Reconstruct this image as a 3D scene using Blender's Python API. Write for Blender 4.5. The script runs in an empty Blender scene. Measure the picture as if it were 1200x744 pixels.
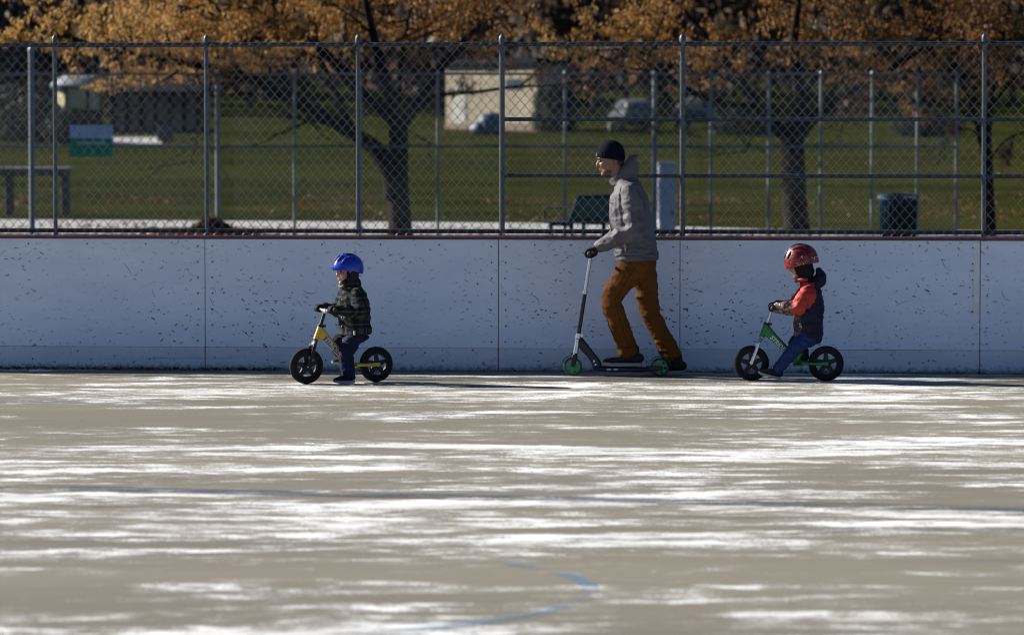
import bpy, math, random
from mathutils import Vector, Matrix, noise

random.seed(7)
R = math.radians
SC = bpy.context.scene
COL = SC.collection

# ------------------------------------------------------------------ camera, sky, sun, exposure
FPX = 4896.0            # focal length in photograph pixels (1200 wide)
CAMH = 2.05
PITCH = math.atan2(232.0, FPX)
cam_d = bpy.data.cameras.new('camera')
cam_d.sensor_width = 36.0
cam_d.lens = FPX * 36.0 / 1200.0
cam_d.clip_start = 0.5
cam_d.clip_end = 3000.0
cam_d.dof.use_dof = True
cam_d.dof.focus_distance = 33.0
cam_d.dof.aperture_fstop = 3.3
cam = bpy.data.objects.new('camera', cam_d)
cam.location = (0, 0, CAMH)
cam.rotation_euler = (math.pi / 2 - PITCH, 0, 0)
COL.objects.link(cam)
SC.camera = cam

SUN_EL = R(29.0)
SUN_AZ = R(21.0)        # how far behind the boards' plane, from the left
SUN_DIR = Vector((-math.cos(SUN_AZ) * math.cos(SUN_EL), math.sin(SUN_AZ) * math.cos(SUN_EL), math.sin(SUN_EL)))
w = bpy.data.worlds.new('World')
SC.world = w
w.use_nodes = True
wn = w.node_tree.nodes
bg = wn['Background']
sky = wn.new('ShaderNodeTexSky')
sky.sky_type = 'NISHITA'
sky.sun_disc = False
sky.sun_elevation = SUN_EL
sky.sun_rotation = math.atan2(SUN_DIR.x, SUN_DIR.y)
sky.altitude = 6000.0
sky.dust_density = 0.0
sky.ozone_density = 5.0
w.node_tree.links.new(sky.outputs[0], bg.inputs[0])
bg.inputs[1].default_value = 0.05
sun_d = bpy.data.lights.new('sun', 'SUN')
sun_d.energy = 5.0
sun_d.angle = R(0.5)
sun_d.color = (1.0, 0.955, 0.88)
sun = bpy.data.objects.new('sun', sun_d)
sun.rotation_euler = (-SUN_DIR).to_track_quat('-Z', 'Y').to_euler()
sun.location = (-20, 40, 30)
COL.objects.link(sun)
SC.view_settings.view_transform = 'Standard'
SC.view_settings.look = 'None'
SC.view_settings.gamma = 1.0
SC.cycles.pixel_filter_type = 'BLACKMAN_HARRIS'
SC.cycles.filter_width = 1.05
SC.view_settings.exposure = 1.15


# ------------------------------------------------------------------ pixel -> place helpers
def P(x, y, d):
    """point at depth Y=d seen at photograph pixel (x, y)"""
    cp, sp = math.cos(PITCH), math.sin(PITCH)
    u = (x - 600.0) / FPX
    v = (372.0 - y) / FPX
    dy = cp + v * sp
    dz = -sp + v * cp
    return Vector((u / dy * d, d, CAMH + dz / dy * d))


def G(x, y):
    """flat ground point (z=0) seen at pixel"""
    cp, sp = math.cos(PITCH), math.sin(PITCH)
    v = (372.0 - y) / FPX
    d = CAMH * (cp + v * sp) / (sp - v * cp)
    return P(x, y, d)


# ------------------------------------------------------------------ materials
MATS = {}


class NT:
    def __init__(self, name):
        self.m = bpy.data.materials.new(name)
        self.m.use_nodes = True
        self.t = self.m.node_tree
        self.n = self.t.nodes
        self.b = self.n['Principled BSDF']
        self.out = self.n['Material Output']
        MATS[name] = self.m

    def add(self, typ, **kw):
        nd = self.n.new(typ)
        for k, v in kw.items():
            setattr(nd, k, v)
        return nd

    def link(self, a, b):
        self.t.links.new(a, b)

    def put(self, sock, v):
        if hasattr(v, 'is_output') or isinstance(v, bpy.types.NodeSocket):
            self.t.links.new(v, sock)
        else:
            sock.default_value = v

    def math(self, op, a, b=0.0, c=0.0, clamp=False):
        nd = self.add('ShaderNodeMath', operation=op, use_clamp=clamp)
        self.put(nd.inputs[0], a)
        self.put(nd.inputs[1], b)
        self.put(nd.inputs[2], c)
        return nd.outputs[0]

    def vmath(self, op, a, b=(0, 0, 0)):
        nd = self.add('ShaderNodeVectorMath', operation=op)
        self.put(nd.inputs[0], a)
        self.put(nd.inputs[1], b)
        return nd.outputs[0]

    def coord(self, kind='Object', scale=(1, 1, 1)):
        tc = self.add('ShaderNodeTexCoord')
        mp = self.add('ShaderNodeMapping')
        mp.inputs['Scale'].default_value = scale
        self.link(tc.outputs[kind], mp.inputs[0])
        return mp.outputs[0]

    def noise(self, vec, scale, detail=4, rough=0.55, dist=0.0):
        nd = self.add('ShaderNodeTexNoise')
        self.link(vec, nd.inputs['Vector'])
        nd.inputs['Scale'].default_value = scale
        nd.inputs['Detail'].default_value = detail
        nd.inputs['Roughness'].default_value = rough
        nd.inputs['Distortion'].default_value = dist
        return nd.outputs[0]

    def mix(self, f, a, b):
        nd = self.add('ShaderNodeMix', data_type='RGBA')
        self.put(nd.inputs[0], f)
        for s, v in ((nd.inputs[6], a), (nd.inputs[7], b)):
            if isinstance(v, (tuple, list)):
                s.default_value = (v[0], v[1], v[2], 1)
            else:
                self.link(v, s)
        return nd.outputs[2]

    def step(self, v, lo, hi):
        nd = self.add('ShaderNodeMapRange', interpolation_type='SMOOTHSTEP')
        self.put(nd.inputs[0], v)
        nd.inputs[1].default_value = lo
        nd.inputs[2].default_value = hi
        return nd.outputs[0]

    def bump(self, h, strength=0.3, dist=0.01):
        nd = self.add('ShaderNodeBump')
        nd.inputs['Strength'].default_value = strength
        nd.inputs['Distance'].default_value = dist
        self.link(h, nd.inputs['Height'])
        self.link(nd.outputs[0], self.b.inputs['Normal'])

    def color(self, c):
        if isinstance(c, (tuple, list)):
            self.b.inputs['Base Color'].default_value = (c[0], c[1], c[2], 1)
        else:
            self.link(c, self.b.inputs['Base Color'])


def mat(name, col, rough=0.6, metal=0.0, var=0.25, scale=8.0, bump=0.0, bdist=0.01, bscale=None, spec=0.5, sheen=0.0):
    """plain procedural material: base colour varied by noise, optional relief"""
    if name in MATS:
        return MATS[name]
    t = NT(name)
    v = t.coord()
    n = t.noise(v, scale, 5, 0.6)
    lo = tuple(c * (1 - var) for c in col)
    hi = tuple(min(1, c * (1 + var)) for c in col)
    t.color(t.mix(t.step(n, 0.3, 0.7), lo, hi))
    t.b.inputs['Roughness'].default_value = rough
    t.b.inputs['Metallic'].default_value = metal
    t.b.inputs['Specular IOR Level'].default_value = spec
    if sheen:
        t.b.inputs['Sheen Weight'].default_value = sheen
    if bump:
        t.bump(t.noise(v, bscale or scale * 4, 4, 0.6), bump, bdist)
    return t.m


# ------------------------------------------------------------------ mesh builder
def tangent_frame(t, ref=Vector((0, 1, 0))):
    t = t.normalized()
    r = ref
    if abs(t.dot(r)) > 0.93:
        r = Vector((1, 0, 0))
    b = (r - t * t.dot(r)).normalized()
    a = t.cross(b).normalized()
    return a, b


class MB:
    def __init__(self):
        self.v = []
        self.f = []
        self.tint = None

    def ring(self, c, a, b, ra, rb, seg, sq=1.0):
        i0 = len(self.v)
        for k in range(seg):
            t = 2 * math.pi * k / seg
            ct, st = math.cos(t), math.sin(t)
            if sq != 1.0:
                ct = math.copysign(abs(ct) ** sq, ct)
                st = math.copysign(abs(st) ** sq, st)
            self.v.append(c + a * (ra * ct) + b * (rb * st))
        return i0

    def bridge(self, i0, i1, seg):
        for k in range(seg):
            k2 = (k + 1) % seg
            self.f.append((i0 + k, i0 + k2, i1 + k2, i1 + k))

    def loft(self, pts, seg=14, cap='round', ref=Vector((0, 1, 0)), sub=3, sq=1.0):
        """pts: (Vector, ra, rb). Catmull-Rom path; elliptical rings; closed ends"""
        Q = [(Vector(p[0]), p[1], p[2] if len(p) > 2 else p[1]) for p in pts]
        path = []
        n = len(Q)
        if sub > 1 and n > 2:
            for i in range(n - 1):
                p0, p1, p2, p3 = Q[max(i - 1, 0)], Q[i], Q[i + 1], Q[min(i + 2, n - 1)]
                for s in range(sub):
                    t = s / sub

                    def cr(a, b, c, d):
                        return 0.5 * ((2 * b) + (c - a) * t + (2 * a - 5 * b + 4 * c - d) * t * t + (3 * b - a - 3 * c + d) * t ** 3)
                    path.append((cr(p0[0], p1[0], p2[0], p3[0]), max(1e-4, cr(p0[1], p1[1], p2[1], p3[1])), max(1e-4, cr(p0[2], p1[2], p2[2], p3[2]))))
            path.append(Q[-1])
        else:
            path = Q
        rings = []
        m = len(path)
        if cap == 'round':
            t0 = (path[0][0] - path[1][0]).normalized()
            t1 = (path[-1][0] - path[-2][0]).normalized()
            r0 = min(path[0][1], path[0][2])
            r1 = min(path[-1][1], path[-1][2])
            pre = [(path[0][0] + t0 * r0 * math.sin(x), path[0][1] * math.cos(x), path[0][2] * math.cos(x)) for x in (1.45, 1.05, 0.55)]
            post = [(path[-1][0] + t1 * r1 * math.sin(x), path[-1][1] * math.cos(x), path[-1][2] * math.cos(x)) for x in (0.55, 1.05, 1.45)]
            path = pre + path + post
            m = len(path)
        for i in range(m):
            t = path[min(i + 1, m - 1)][0] - path[max(i - 1, 0)][0]
            if t.length < 1e-9:
                t = Vector((0, 0, 1))
            a, b = tangent_frame(t, ref)
            rings.append(self.ring(path[i][0], a, b, path[i][1], path[i][2], seg, sq))
        for i in range(m - 1):
            self.bridge(rings[i], rings[i + 1], seg)
        self.f.append(tuple(rings[0] + k for k in reversed(range(seg))))
        self.f.append(tuple(rings[-1] + k for k in range(seg)))
        return self

    def tube(self, pts, r, seg=8, sub=1):
        rr = r if isinstance(r, (list, tuple)) else [r] * len(pts)
        return self.loft([(Vector(p), q, q) for p, q in zip(pts, rr)], seg, 'flat', Vector((0, 1, 0)), sub)

    def ell(self, c, rad, rot=None, seg=16, rings=10):
        c = Vector(c)
        M = rot or Matrix.Identity(3)
        i0 = len(self.v)
        self.v.append(c + M @ Vector((0, 0, -rad[2])))
        for i in range(1, rings):
            ph = -math.pi / 2 + math.pi * i / rings
            for k in range(seg):
                t = 2 * math.pi * k / seg
                self.v.append(c + M @ Vector((rad[0] * math.cos(ph) * math.cos(t), rad[1] * math.cos(ph) * math.sin(t), rad[2] * math.sin(ph))))
        self.v.append(c + M @ Vector((0, 0, rad[2])))
        last = len(self.v) - 1
        for k in range(seg):
            k2 = (k + 1) % seg
            self.f.append((i0, i0 + 1 + k2, i0 + 1 + k))
            b = i0 + 1 + (rings - 2) * seg
            self.f.append((b + k, b + k2, last))
        for i in range(rings - 2):
            a = i0 + 1 + i * seg
            self.bridge(a, a + seg, seg)
        return self

    def box(self, c, size, rot=None, bev=0.0):
        c = Vector(c)
        M = rot or Matrix.Identity(3)
        hx, hy, hz = size[0] / 2, size[1] / 2, size[2] / 2
        if bev <= 0:
            i = len(self.v)
            for z in (-hz, hz):
                for x, y in ((-hx, -hy), (hx, -hy), (hx, hy), (-hx, hy)):
                    self.v.append(c + M @ Vector((x, y, z)))
            for q in ((3, 2, 1, 0), (4, 5, 6, 7), (0, 1, 5, 4), (1, 2, 6, 5), (2, 3, 7, 6), (3, 0, 4, 7)):
                self.f.append(tuple(i + k for k in q))
            return self
        b = min(bev, hx * .9, hy * .9, hz * .9)
        lev = ((-hz, b), (-hz + b, 0), (hz - b, 0), (hz, b))
        rs = []
        for z, ins in lev:
            i = len(self.v)
            x, y = hx - ins, hy - ins
            for px, py in ((-x + b, -y), (x - b, -y), (x, -y + b), (x, y - b), (x - b, y), (-x + b, y), (-x, y - b), (-x, -y + b)):
                self.v.append(c + M @ Vector((px, py, z)))
            rs.append(i)
        for k in range(3):
            self.bridge(rs[k], rs[k + 1], 8)
        self.f.append(tuple(rs[0] + k for k in reversed(range(8))))
        self.f.append(tuple(rs[3] + k for k in range(8)))
        return self

    def prism(self, outline, ext, origin=(0, 0, 0)):
        """outline: list of Vectors (planar), ext: Vector of extrusion"""
        o = Vector(origin)
        i = len(self.v)
        n = len(outline)
        for q in outline:
            self.v.append(o + Vector(q))
        for q in outline:
            self.v.append(o + Vector(q) + Vector(ext))
        self.f.append(tuple(i + k for k in reversed(range(n))))
        self.f.append(tuple(i + n + k for k in range(n)))
        for k in range(n):
            k2 = (k + 1) % n
            self.f.append((i + k, i + k2, i + n + k2, i + n + k))
        return self

    def lathe(self, prof, c=(0, 0, 0), axis=Vector((0, 1, 0)), seg=28, closed=True):
        """prof: (radius, along-axis); closed section loop if closed"""
        c = Vector(c)
        a, b = tangent_frame(axis, Vector((0, 0, 1)) if abs(axis.normalized().z) < .9 else Vector((0, 1, 0)))
        ax = axis.normalized()
        rs = [self.ring(c + ax * h, a, b, r, r, seg) for r, h in prof]
        for k in range(len(rs) - 1):
            self.bridge(rs[k], rs[k + 1], seg)
        if closed:
            self.bridge(rs[-1], rs[0], seg)
        else:
            self.f.append(tuple(rs[0] + k for k in reversed(range(seg))))
            self.f.append(tuple(rs[-1] + k for k in range(seg)))
        return self

    def quad(self, a, b, c, d):
        i = len(self.v)
        self.v += [Vector(a), Vector(b), Vector(c), Vector(d)]
        self.f.append((i, i + 1, i + 2, i + 3))
        return self

    def mesh(self, name):
        me = bpy.data.meshes.new(name)
        me.from_pydata([tuple(q) for q in self.v], [], self.f)
        me.update()
        return me

    def build(self, name, m, parent=None, smooth=False, fix=True, autos=None):
        me = self.mesh(name)
        if fix:
            import bmesh
            bm = bmesh.new()
            bm.from_mesh(me)
            bmesh.ops.recalc_face_normals(bm, faces=bm.faces)
            bm.to_mesh(me)
            bm.free()
        return link(name, me, m, parent, smooth, autos)


def link(name, me, m, parent=None, smooth=False, autos=None):
    if m is not None and not me.materials:
        me.materials.append(m)
    if smooth:
        me.polygons.foreach_set('use_smooth', [True] * len(me.polygons))
        if autos:
            me.set_sharp_from_angle(angle=R(autos))
    o = bpy.data.objects.new(name, me)
    COL.objects.link(o)
    if parent is not None:
        o.parent = parent
    return o


def empty(name, loc=(0, 0, 0), rz=0.0):
    o = bpy.data.objects.new(name, None)
    o.location = loc
    o.rotation_euler = (0, 0, rz)
    o.empty_display_size = 0.1
    COL.objects.link(o)
    return o


def tag(o, label=None, cat=None, group=None, kind=None):
    if label:
        o['label'] = label
    if cat:
        o['category'] = cat
    if group:
        o['group'] = group
    if kind:
        o['kind'] = kind
    return o


def copy_tree(o, parent=None):
    c = o.copy()
    COL.objects.link(c)
    c.parent = parent
    for ch in list(o.children):
        copy_tree(ch, c)
    return c


def blob(name, mb, m, parent, voxel=0.008, smooth=4, disp=None, slots=None, keep=None):
    """weld overlapping closed shapes into one continuous smooth surface"""
    me0 = mb.mesh(name + '_raw')
    import bmesh
    bm = bmesh.new()
    bm.from_mesh(me0)
    bmesh.ops.recalc_face_normals(bm, faces=bm.faces)
    bm.to_mesh(me0)
    bm.free()
    tmp = bpy.data.objects.new('tmp', me0)
    COL.objects.link(tmp)
    rm = tmp.modifiers.new('r', 'REMESH')
    rm.mode = 'VOXEL'
    rm.voxel_size = voxel
    sm = tmp.modifiers.new('s', 'SMOOTH')
    sm.factor = 0.5
    sm.iterations = smooth
    dg = bpy.context.evaluated_depsgraph_get()
    me = bpy.data.meshes.new_from_object(tmp.evaluated_get(dg))
    me.name = name
    bpy.data.objects.remove(tmp)
    bpy.data.meshes.remove(me0)
    if disp:
        ns = [v.normal.copy() for v in me.vertices]
        for v, nn in zip(me.vertices, ns):
            d = disp(v.co, nn)
            if isinstance(d, Vector):
                v.co = v.co + d
            else:
                v.co = v.co + nn * d
        me.update()
    me.materials.clear()
    if slots:
        ms, fn = slots
        for q in ms:
            me.materials.append(q)
        for p in me.polygons:
            p.material_index = fn(p.center, p.normal)
    else:
        me.materials.append(m)
    return link(name, me, None, parent, True)


def frame(o, fwd, up=Vector((0, 0, 1))):
    """3x3 with columns forward, side, up"""
    f = Vector(fwd).normalized()
    s = Vector(up).cross(f).normalized()
    u = f.cross(s)
    M = Matrix((f, s, u)).transposed()
    o = Vector(o)
    return lambda a, b, c: o + M @ Vector((a, b, c)), M


def ridge(p, fx, fy, fz, seed=0.0):
    return 1.0 - 2.0 * abs(noise.noise(Vector((p.x * fx + seed, p.y * fy + seed * 1.7, p.z * fz - seed))))


# ------------------------------------------------------------------ the setting: ground, rink floor, path
def ground_z(y):
    if y < 105:
        return 0.0
    if y < 300:
        t = (y - 105) / 195.0
        return 3.0 * (t * t * (3 - 2 * t) * 0.35 + t * 0.65)
    return 3.0 + (y - 300) * 0.045


def mat_grass():
    t = NT('grass')
    v = t.coord('Object', (0.35, 1, 1))
    n1 = t.noise(v, 0.16, 5, 0.6)
    n2 = t.noise(v, 1.4, 6, 0.7)
    n3 = t.noise(t.coord(), 22, 3, 0.7)
    c = t.mix(t.step(n1, 0.40, 0.60), (0.013, 0.017, 0.004), (0.036, 0.039, 0.008))
    c = t.mix(t.step(n2, 0.48, 0.72), c, (0.075, 0.062, 0.022))
    c = t.mix(t.math('MULTIPLY', n3, 0.5), c, (0.016, 0.021, 0.005))
    t.color(c)
    t.b.inputs['Roughness'].default_value = 1.0
    t.b.inputs['Specular IOR Level'].default_value = 0.0
    t.bump(n3, 0.7, 0.05)
    return t.m


mb = MB()
ys = [-60, 0, 34, 60, 80, 105, 120, 140, 160, 180, 200, 220, 240, 260, 280, 300, 340, 400, 500, 620, 900]
xs = [-500, -200, -80, -30, 0, 30, 80, 200, 500]
for y in ys:
    for x in xs:
        z = ground_z(y)
        if y > 300:
            z += 6 * (noise.noise(Vector((x * .006, y * .005, 3))) + .2) * min(1, (y - 300) / 150)
        mb.v.append(Vector((x, y, z - 0.03)))
nx = len(xs)
for j in range(len(ys) - 1):
    for i in range(nx - 1):
        a = j * nx + i
        mb.f.append((a, a + 1, a + nx + 1, a + nx))
tag(mb.build('ground', mat_grass(), None, True), kind='structure')


def mat_rink():
    t = NT('rink_concrete')
    v = t.coord('Object', (0.31, 1.0, 1.0))
    vi = t.coord('Object')
    big = t.noise(v, 0.30, 3, 0.5)
    mid = t.noise(v, 1.9, 8, 0.66, 0.3)
    fine = t.noise(t.coord('Object', (0.6, 1, 1)), 7.5, 5, 0.72)
    grit = t.noise(vi, 55.0, 3, 0.7)
    base = t.mix(t.step(t.noise(v, 0.5, 4), 0.35, 0.65), (0.155, 0.140, 0.104), (0.192, 0.173, 0.127))
    base = t.mix(t.math('MULTIPLY', t.step(grit, 0.45, 0.7), 0.28), base, (0.22, 0.20, 0.155))
    stain = t.step(t.noise(t.coord('Object', (0.25, 1.3, 1)), 0.8, 5, 0.6), 0.56, 0.72)
    base = t.mix(t.math('MULTIPLY', stain, 0.5), base, (0.10, 0.096, 0.086))
    s = t.math('ADD', mid, t.math('MULTIPLY', t.math('SUBTRACT', big, 0.5), 0.42))
    s = t.math('ADD', s, t.math('MULTIPLY', t.math('SUBTRACT', fine, 0.5), 0.55))
    s = t.math('ADD', s, t.math('MULTIPLY', t.math('SUBTRACT', grit, 0.5), 0.38))
    m = t.math('MULTIPLY', t.step(s, 0.562, 0.584), t.math('ADD', 0.62, t.math('MULTIPLY', t.step(t.noise(v, 3.1, 5, .6), 0.35, 0.62), 0.38)))
    m2 = t.math('MULTIPLY', t.step(s, 0.46, 0.60), 0.30)
    m = t.math('MAXIMUM', m, m2)
    c = t.mix(m, base, (0.70, 0.705, 0.71))
    t.color(c)
    t.put(t.b.inputs['Roughness'], t.math('ADD', 0.62, t.math('MULTIPLY', m, 0.2)))
    t.b.inputs['Specular IOR Level'].default_value = 0.25
    t.bump(t.math('ADD', grit, t.math('MULTIPLY', m, 0.8)), 0.35, 0.004)
    return t.m


SL = -0.082                                  # the boards run slightly towards the camera on the right


def board_y(x, off=0.0):
    return 34.0 + SL * x + off


mb = MB()
xa, xb = -28.0, 26.0
mb.v += [Vector((xa, -8, 0)), Vector((xb, -8, 0)), Vector((xb, board_y(xb, .35), 0)), Vector((xa, board_y(xa, .35), 0))]
mb.f.append((0, 1, 2, 3))
tag(mb.build('rink_floor', mat_rink()), kind='structure')


def mat_worn(name, col, lo, hi, scale=2.5, op=.6):
    t = NT(name)
    v = t.coord('Object', (0.5, 1, 1))
    n = t.noise(v, scale, 6, 0.68)
    g = t.noise(t.coord(), 40, 3, 0.7)
    a = t.step(t.math('ADD', n, t.math('MULTIPLY', t.math('SUBTRACT', g, .5), .35)), lo, hi)
    t.color(t.mix(n, tuple(c * .8 for c in col), col))
    t.b.inputs['Roughness'].default_value = 0.7
    t.link(t.math('MULTIPLY', a, op), t.b.inputs['Alpha'])
    return t.m


# blue line across the rink and the curved blue marking, worn thin
bl = mat_worn('worn_blue_paint', (0.055, 0.080, 0.115), 0.36, 0.62, 2.5, .66)
mb = MB()
A, B = G(-250, 565), G(1450, 602)
dr = (B - A).normalized()
nr = Vector((-dr.y, dr.x, 0))
for k in range(2):
    pass
h = Vector((0, 0, 0.004))
mb.quad(A + nr * .15 + h, A - nr * .15 + h, B - nr * .15 + h, B + nr * .15 + h)
tag(mb.build('blue_line', bl), kind='structure')
mb = MB()
A, B = G(-250, 588), G(1450, 616)
mb.quad(A + nr * .025 + h, A - nr * .025 + h, B - nr * .025 + h, B + nr * .025 + h)
tag(mb.build('thin_line', mat_worn('worn_dark_paint', (0.13, 0.12, 0.13), 0.40, 0.60)), kind='structure')
mb = MB()
p1, p2, p3 = G(400, 645), G(691, 690), G(425, 742)


def circum(a, b, c):
    d = 2 * (a.x * (b.y - c.y) + b.x * (c.y - a.y) + c.x * (a.y - b.y))
    ux = ((a.x ** 2 + a.y ** 2) * (b.y - c.y) + (b.x ** 2 + b.y ** 2) * (c.y - a.y) + (c.x ** 2 + c.y ** 2) * (a.y - b.y)) / d
    uy = ((a.x ** 2 + a.y ** 2) * (c.x - b.x) + (b.x ** 2 + b.y ** 2) * (a.x - c.x) + (c.x ** 2 + c.y ** 2) * (b.x - a.x)) / d
    return Vector((ux, uy, 0))


cc = circum(p1, p2, p3)
cr_ = (p1 - cc).length
n = 60
for k in range(n + 1):
    t = -1.7 + 2.35 * k / n
    e = Vector((math.cos(t), math.sin(t), 0))
    mb.v += [cc + e * (cr_ - .04) + h, cc + e * (cr_ + .04) + h]
for k in range(n):
    i = 2 * k
    mb.f.append((i, i + 1, i + 3, i + 2))
tag(mb.build('crease_line', mat_worn('worn_light_blue_paint', (0.12, 0.24, 0.40), 0.40, 0.62, 1.1, .62)), kind='structure')

# pale concrete path behind the boards, seen just above the board top
mb = MB()
m_path = mat('path_concrete', (0.30, 0.295, 0.285), 0.85, 0, .15, 2.0, .3, .01)
pts = [(-700, 253, 271), (0, 256, 272), (330, 258, 273), (620, 260, 274), (900, 267, 276), (1250, 270, 277), (2000, 272, 278)]
for x, y0, y1 in pts:
    a, b = G(x, y0), G(x, y1)
    a.z = b.z = -0.02
    mb.v += [a, b]
for k in range(len(pts) - 1):
    i = 2 * k
    mb.f.append((i, i + 1, i + 3, i + 2))
tag(mb.build('path', m_path), kind='structure')
# a lit footpath far across the grass
mb = MB()
for x in (98, 130, 160, 190):
    for y in (174, 186):
        mb.v.append(Vector((P(x, 140, y).x, y, ground_z(y) + .05)))
for k in range(3):
    i = 2 * k
    mb.f.append((i, i + 2, i + 3, i + 1))
tag(mb.build('footpath', m_path), kind='structure')

# ------------------------------------------------------------------ the rink boards
def mat_board():
    t = NT('board_white')
    tc = t.add('ShaderNodeTexCoord')
    geo = tc.outputs['Object']
    # wobble the coordinates so that marks are never clean ellipses
    def layer(scale, seed, a, b, dens, spread, bend, wob):
        mp = t.add('ShaderNodeMapping')
        mp.inputs['Location'].default_value = (seed, 0.0, seed * 1.37)
        t.link(geo, mp.inputs[0])
        flat = t.vmath('MULTIPLY', mp.outputs[0], (1, 0, 1))
        vo = t.add('ShaderNodeTexVoronoi', feature='F1')
        vo.inputs['Scale'].default_value = scale
        t.link(flat, vo.inputs['Vector'])
        loc = t.vmath('SUBTRACT', flat, t.vmath('MULTIPLY', vo.outputs['Position'], (1, 0, 1)))
        rc = t.add('ShaderNodeSeparateColor')
        t.link(vo.outputs['Color'], rc.inputs[0])
        vr = t.add('ShaderNodeVectorRotate', rotation_type='Y_AXIS')
        t.link(loc, vr.inputs['Vector'])
        t.link(t.math('MULTIPLY', t.math('SUBTRACT', rc.outputs[0], 0.5), spread), vr.inputs['Angle'])
        sp = t.add('ShaderNodeSeparateXYZ')
        t.link(vr.outputs[0], sp.inputs[0])
        u = sp.outputs[0]
        q = sp.outputs[2]
        nz = t.math('MULTIPLY', t.math('SUBTRACT', t.noise(flat, 30, 2), 0.5), wob)
        q = t.math('ADD', q, nz)
        q = t.math('ADD', q, t.math('MULTIPLY', t.math('MULTIPLY', u, u), t.math('MULTIPLY', t.math('SUBTRACT', rc.outputs[1], 0.5), bend)))
        siz = t.math('ADD', 0.35, rc.outputs[2])
        uu = t.math('DIVIDE', u, t.math('MULTIPLY', siz, a))
        qq = t.math('DIVIDE', q, t.math('MULTIPLY', siz, b))
        d = t.math('ADD', t.math('MULTIPLY', uu, uu), t.math('MULTIPLY', qq, qq))
        m = t.math('SUBTRACT', 1.0, t.step(d, 0.75, 1.05))
        fr = t.math('FRACT', t.math('MULTIPLY', t.math('ADD', rc.outputs[0], rc.outputs[2]), 7.31))
        return t.math('MULTIPLY', m, t.math('LESS_THAN', fr, dens))
    l1 = layer(12.0, 0.3, 0.016, 0.0046, 0.60, 1.6, 8, .006)
    l2 = layer(4.2, 5.1, 0.055, 0.0032, 0.45, 2.6, 22, .005)
    l3 = layer(15.0, 9.7, 0.0075, 0.0062, 0.34, 6.0, 0, .004)
    l4 = layer(6.5, 2.2, 0.020, 0.0065, 0.32, 1.4, 6, .010)
    mk = t.math('MAXIMUM', t.math('MAXIMUM', l1, l2), t.math('MAXIMUM', l3, l4))
    patch = t.step(t.noise(geo, 1.3, 4, 0.65), 0.42, 0.60)
    mk = t.math('MULTIPLY', mk, t.math('ADD', 0.25, t.math('MULTIPLY', patch, 0.75)))
    fade = t.step(t.noise(geo, 14, 3), 0.30, 0.5)
    hz = t.add('ShaderNodeSeparateXYZ')
    t.link(geo, hz.inputs[0])
    mk = t.math('MULTIPLY', mk, t.math('SUBTRACT', 1.0, t.math('MULTIPLY', t.step(hz.outputs[2], 0.45, 1.05), 0.35)))
    mk = t.math('MULTIPLY', mk, t.math('ADD', 0.65, t.math('MULTIPLY', fade, 0.35)))
    dirt = t.noise(t.coord('Object', (.6, 1, 2.2)), 2.2, 6, 0.65)
    c = t.mix(t.step(dirt, 0.35, 0.7), (0.65, 0.71, 0.79), (0.73, 0.78, 0.84))
    smear = t.step(t.noise(t.coord('Object', (1, 1, 7)), 5, 5, 0.7), 0.60, 0.75)
    c = t.mix(t.math('MULTIPLY', smear, 0.25), c, (0.46, 0.50, 0.56))
    c = t.mix(t.math('MULTIPLY', mk, 0.93), c, (0.025, 0.025, 0.03))
    t.color(c)
    t.b.inputs['Roughness'].default_value = 0.5
    t.b.inputs['Specular IOR Level'].default_value = 0.3
    t.bump(t.noise(geo, 3.0, 3), 0.10, 0.01)
    return t.m


M_BOARD = mat_board()


def mat_kick():
    t = NT('kick_plate')
    v = t.coord('Object', (0.5, 1, 2))
    n = t.noise(v, 3.5, 6, 0.7)
    c = t.mix(t.step(n, 0.3, 0.7), (0.56, 0.585, 0.61), (0.65, 0.665, 0.67))
    sp = t.noise(t.coord(), 24, 4, 0.75)
    c = t.mix(t.step(sp, 0.62, 0.66), c, (0.06, 0.06, 0.065))
    ln = t.noise(t.coord('Object', (.25, 1, 22)), 2.0, 4, .6)
    c = t.mix(t.math('MULTIPLY', t.step(ln, 0.60, 0.68), .6), c, (0.16, 0.14, 0.12))
    xyz = t.add('ShaderNodeSeparateXYZ')
    t.link(t.coord(), xyz.inputs[0])
    low = t.math('SUBTRACT', 1.0, t.step(t.math('ADD', xyz.outputs[2], t.math('MULTIPLY', t.math('SUBTRACT', sp, .5), .16)), 0.0, 0.06))
    c = t.mix(t.math('MULTIPLY', low, .8), c, (0.10, 0.10, 0.105))
    t.color(c)
    t.b.inputs['Roughness'].default_value = 0.55
    return t.m


M_KICK = mat_kick()
M_CAP = mat('cap_maroon', (0.10, 0.030, 0.040), 0.5, 0, .35, 3.0, .2, .004)
M_BOLT = mat('bolt_dark', (0.06, 0.06, 0.065), 0.5, .5, .2)
M_TIMBER = mat('weathered_timber', (0.20, 0.15, 0.11), 0.85, 0, .3, 6, .4, .005)

BX = Vector((1, SL, 0)).normalized()          # along the boards
BN = Vector((-BX.y, BX.x, 0))                 # away from the camera
B0 = Vector((0, 34.0, 0))
ROTB = Matrix((BX, BN, Vector((0, 0, 1)))).transposed()
BT = 1.075


def BP(s, off, z):
    return B0 + BX * s + BN * off + Vector((0, 0, z))


def s_at(px):
    """distance along the boards at photograph column px"""
    u = (px - 600.0) / FPX
    x = u * 34.0 / (1 - u * SL)
    return x / BX.x


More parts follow.
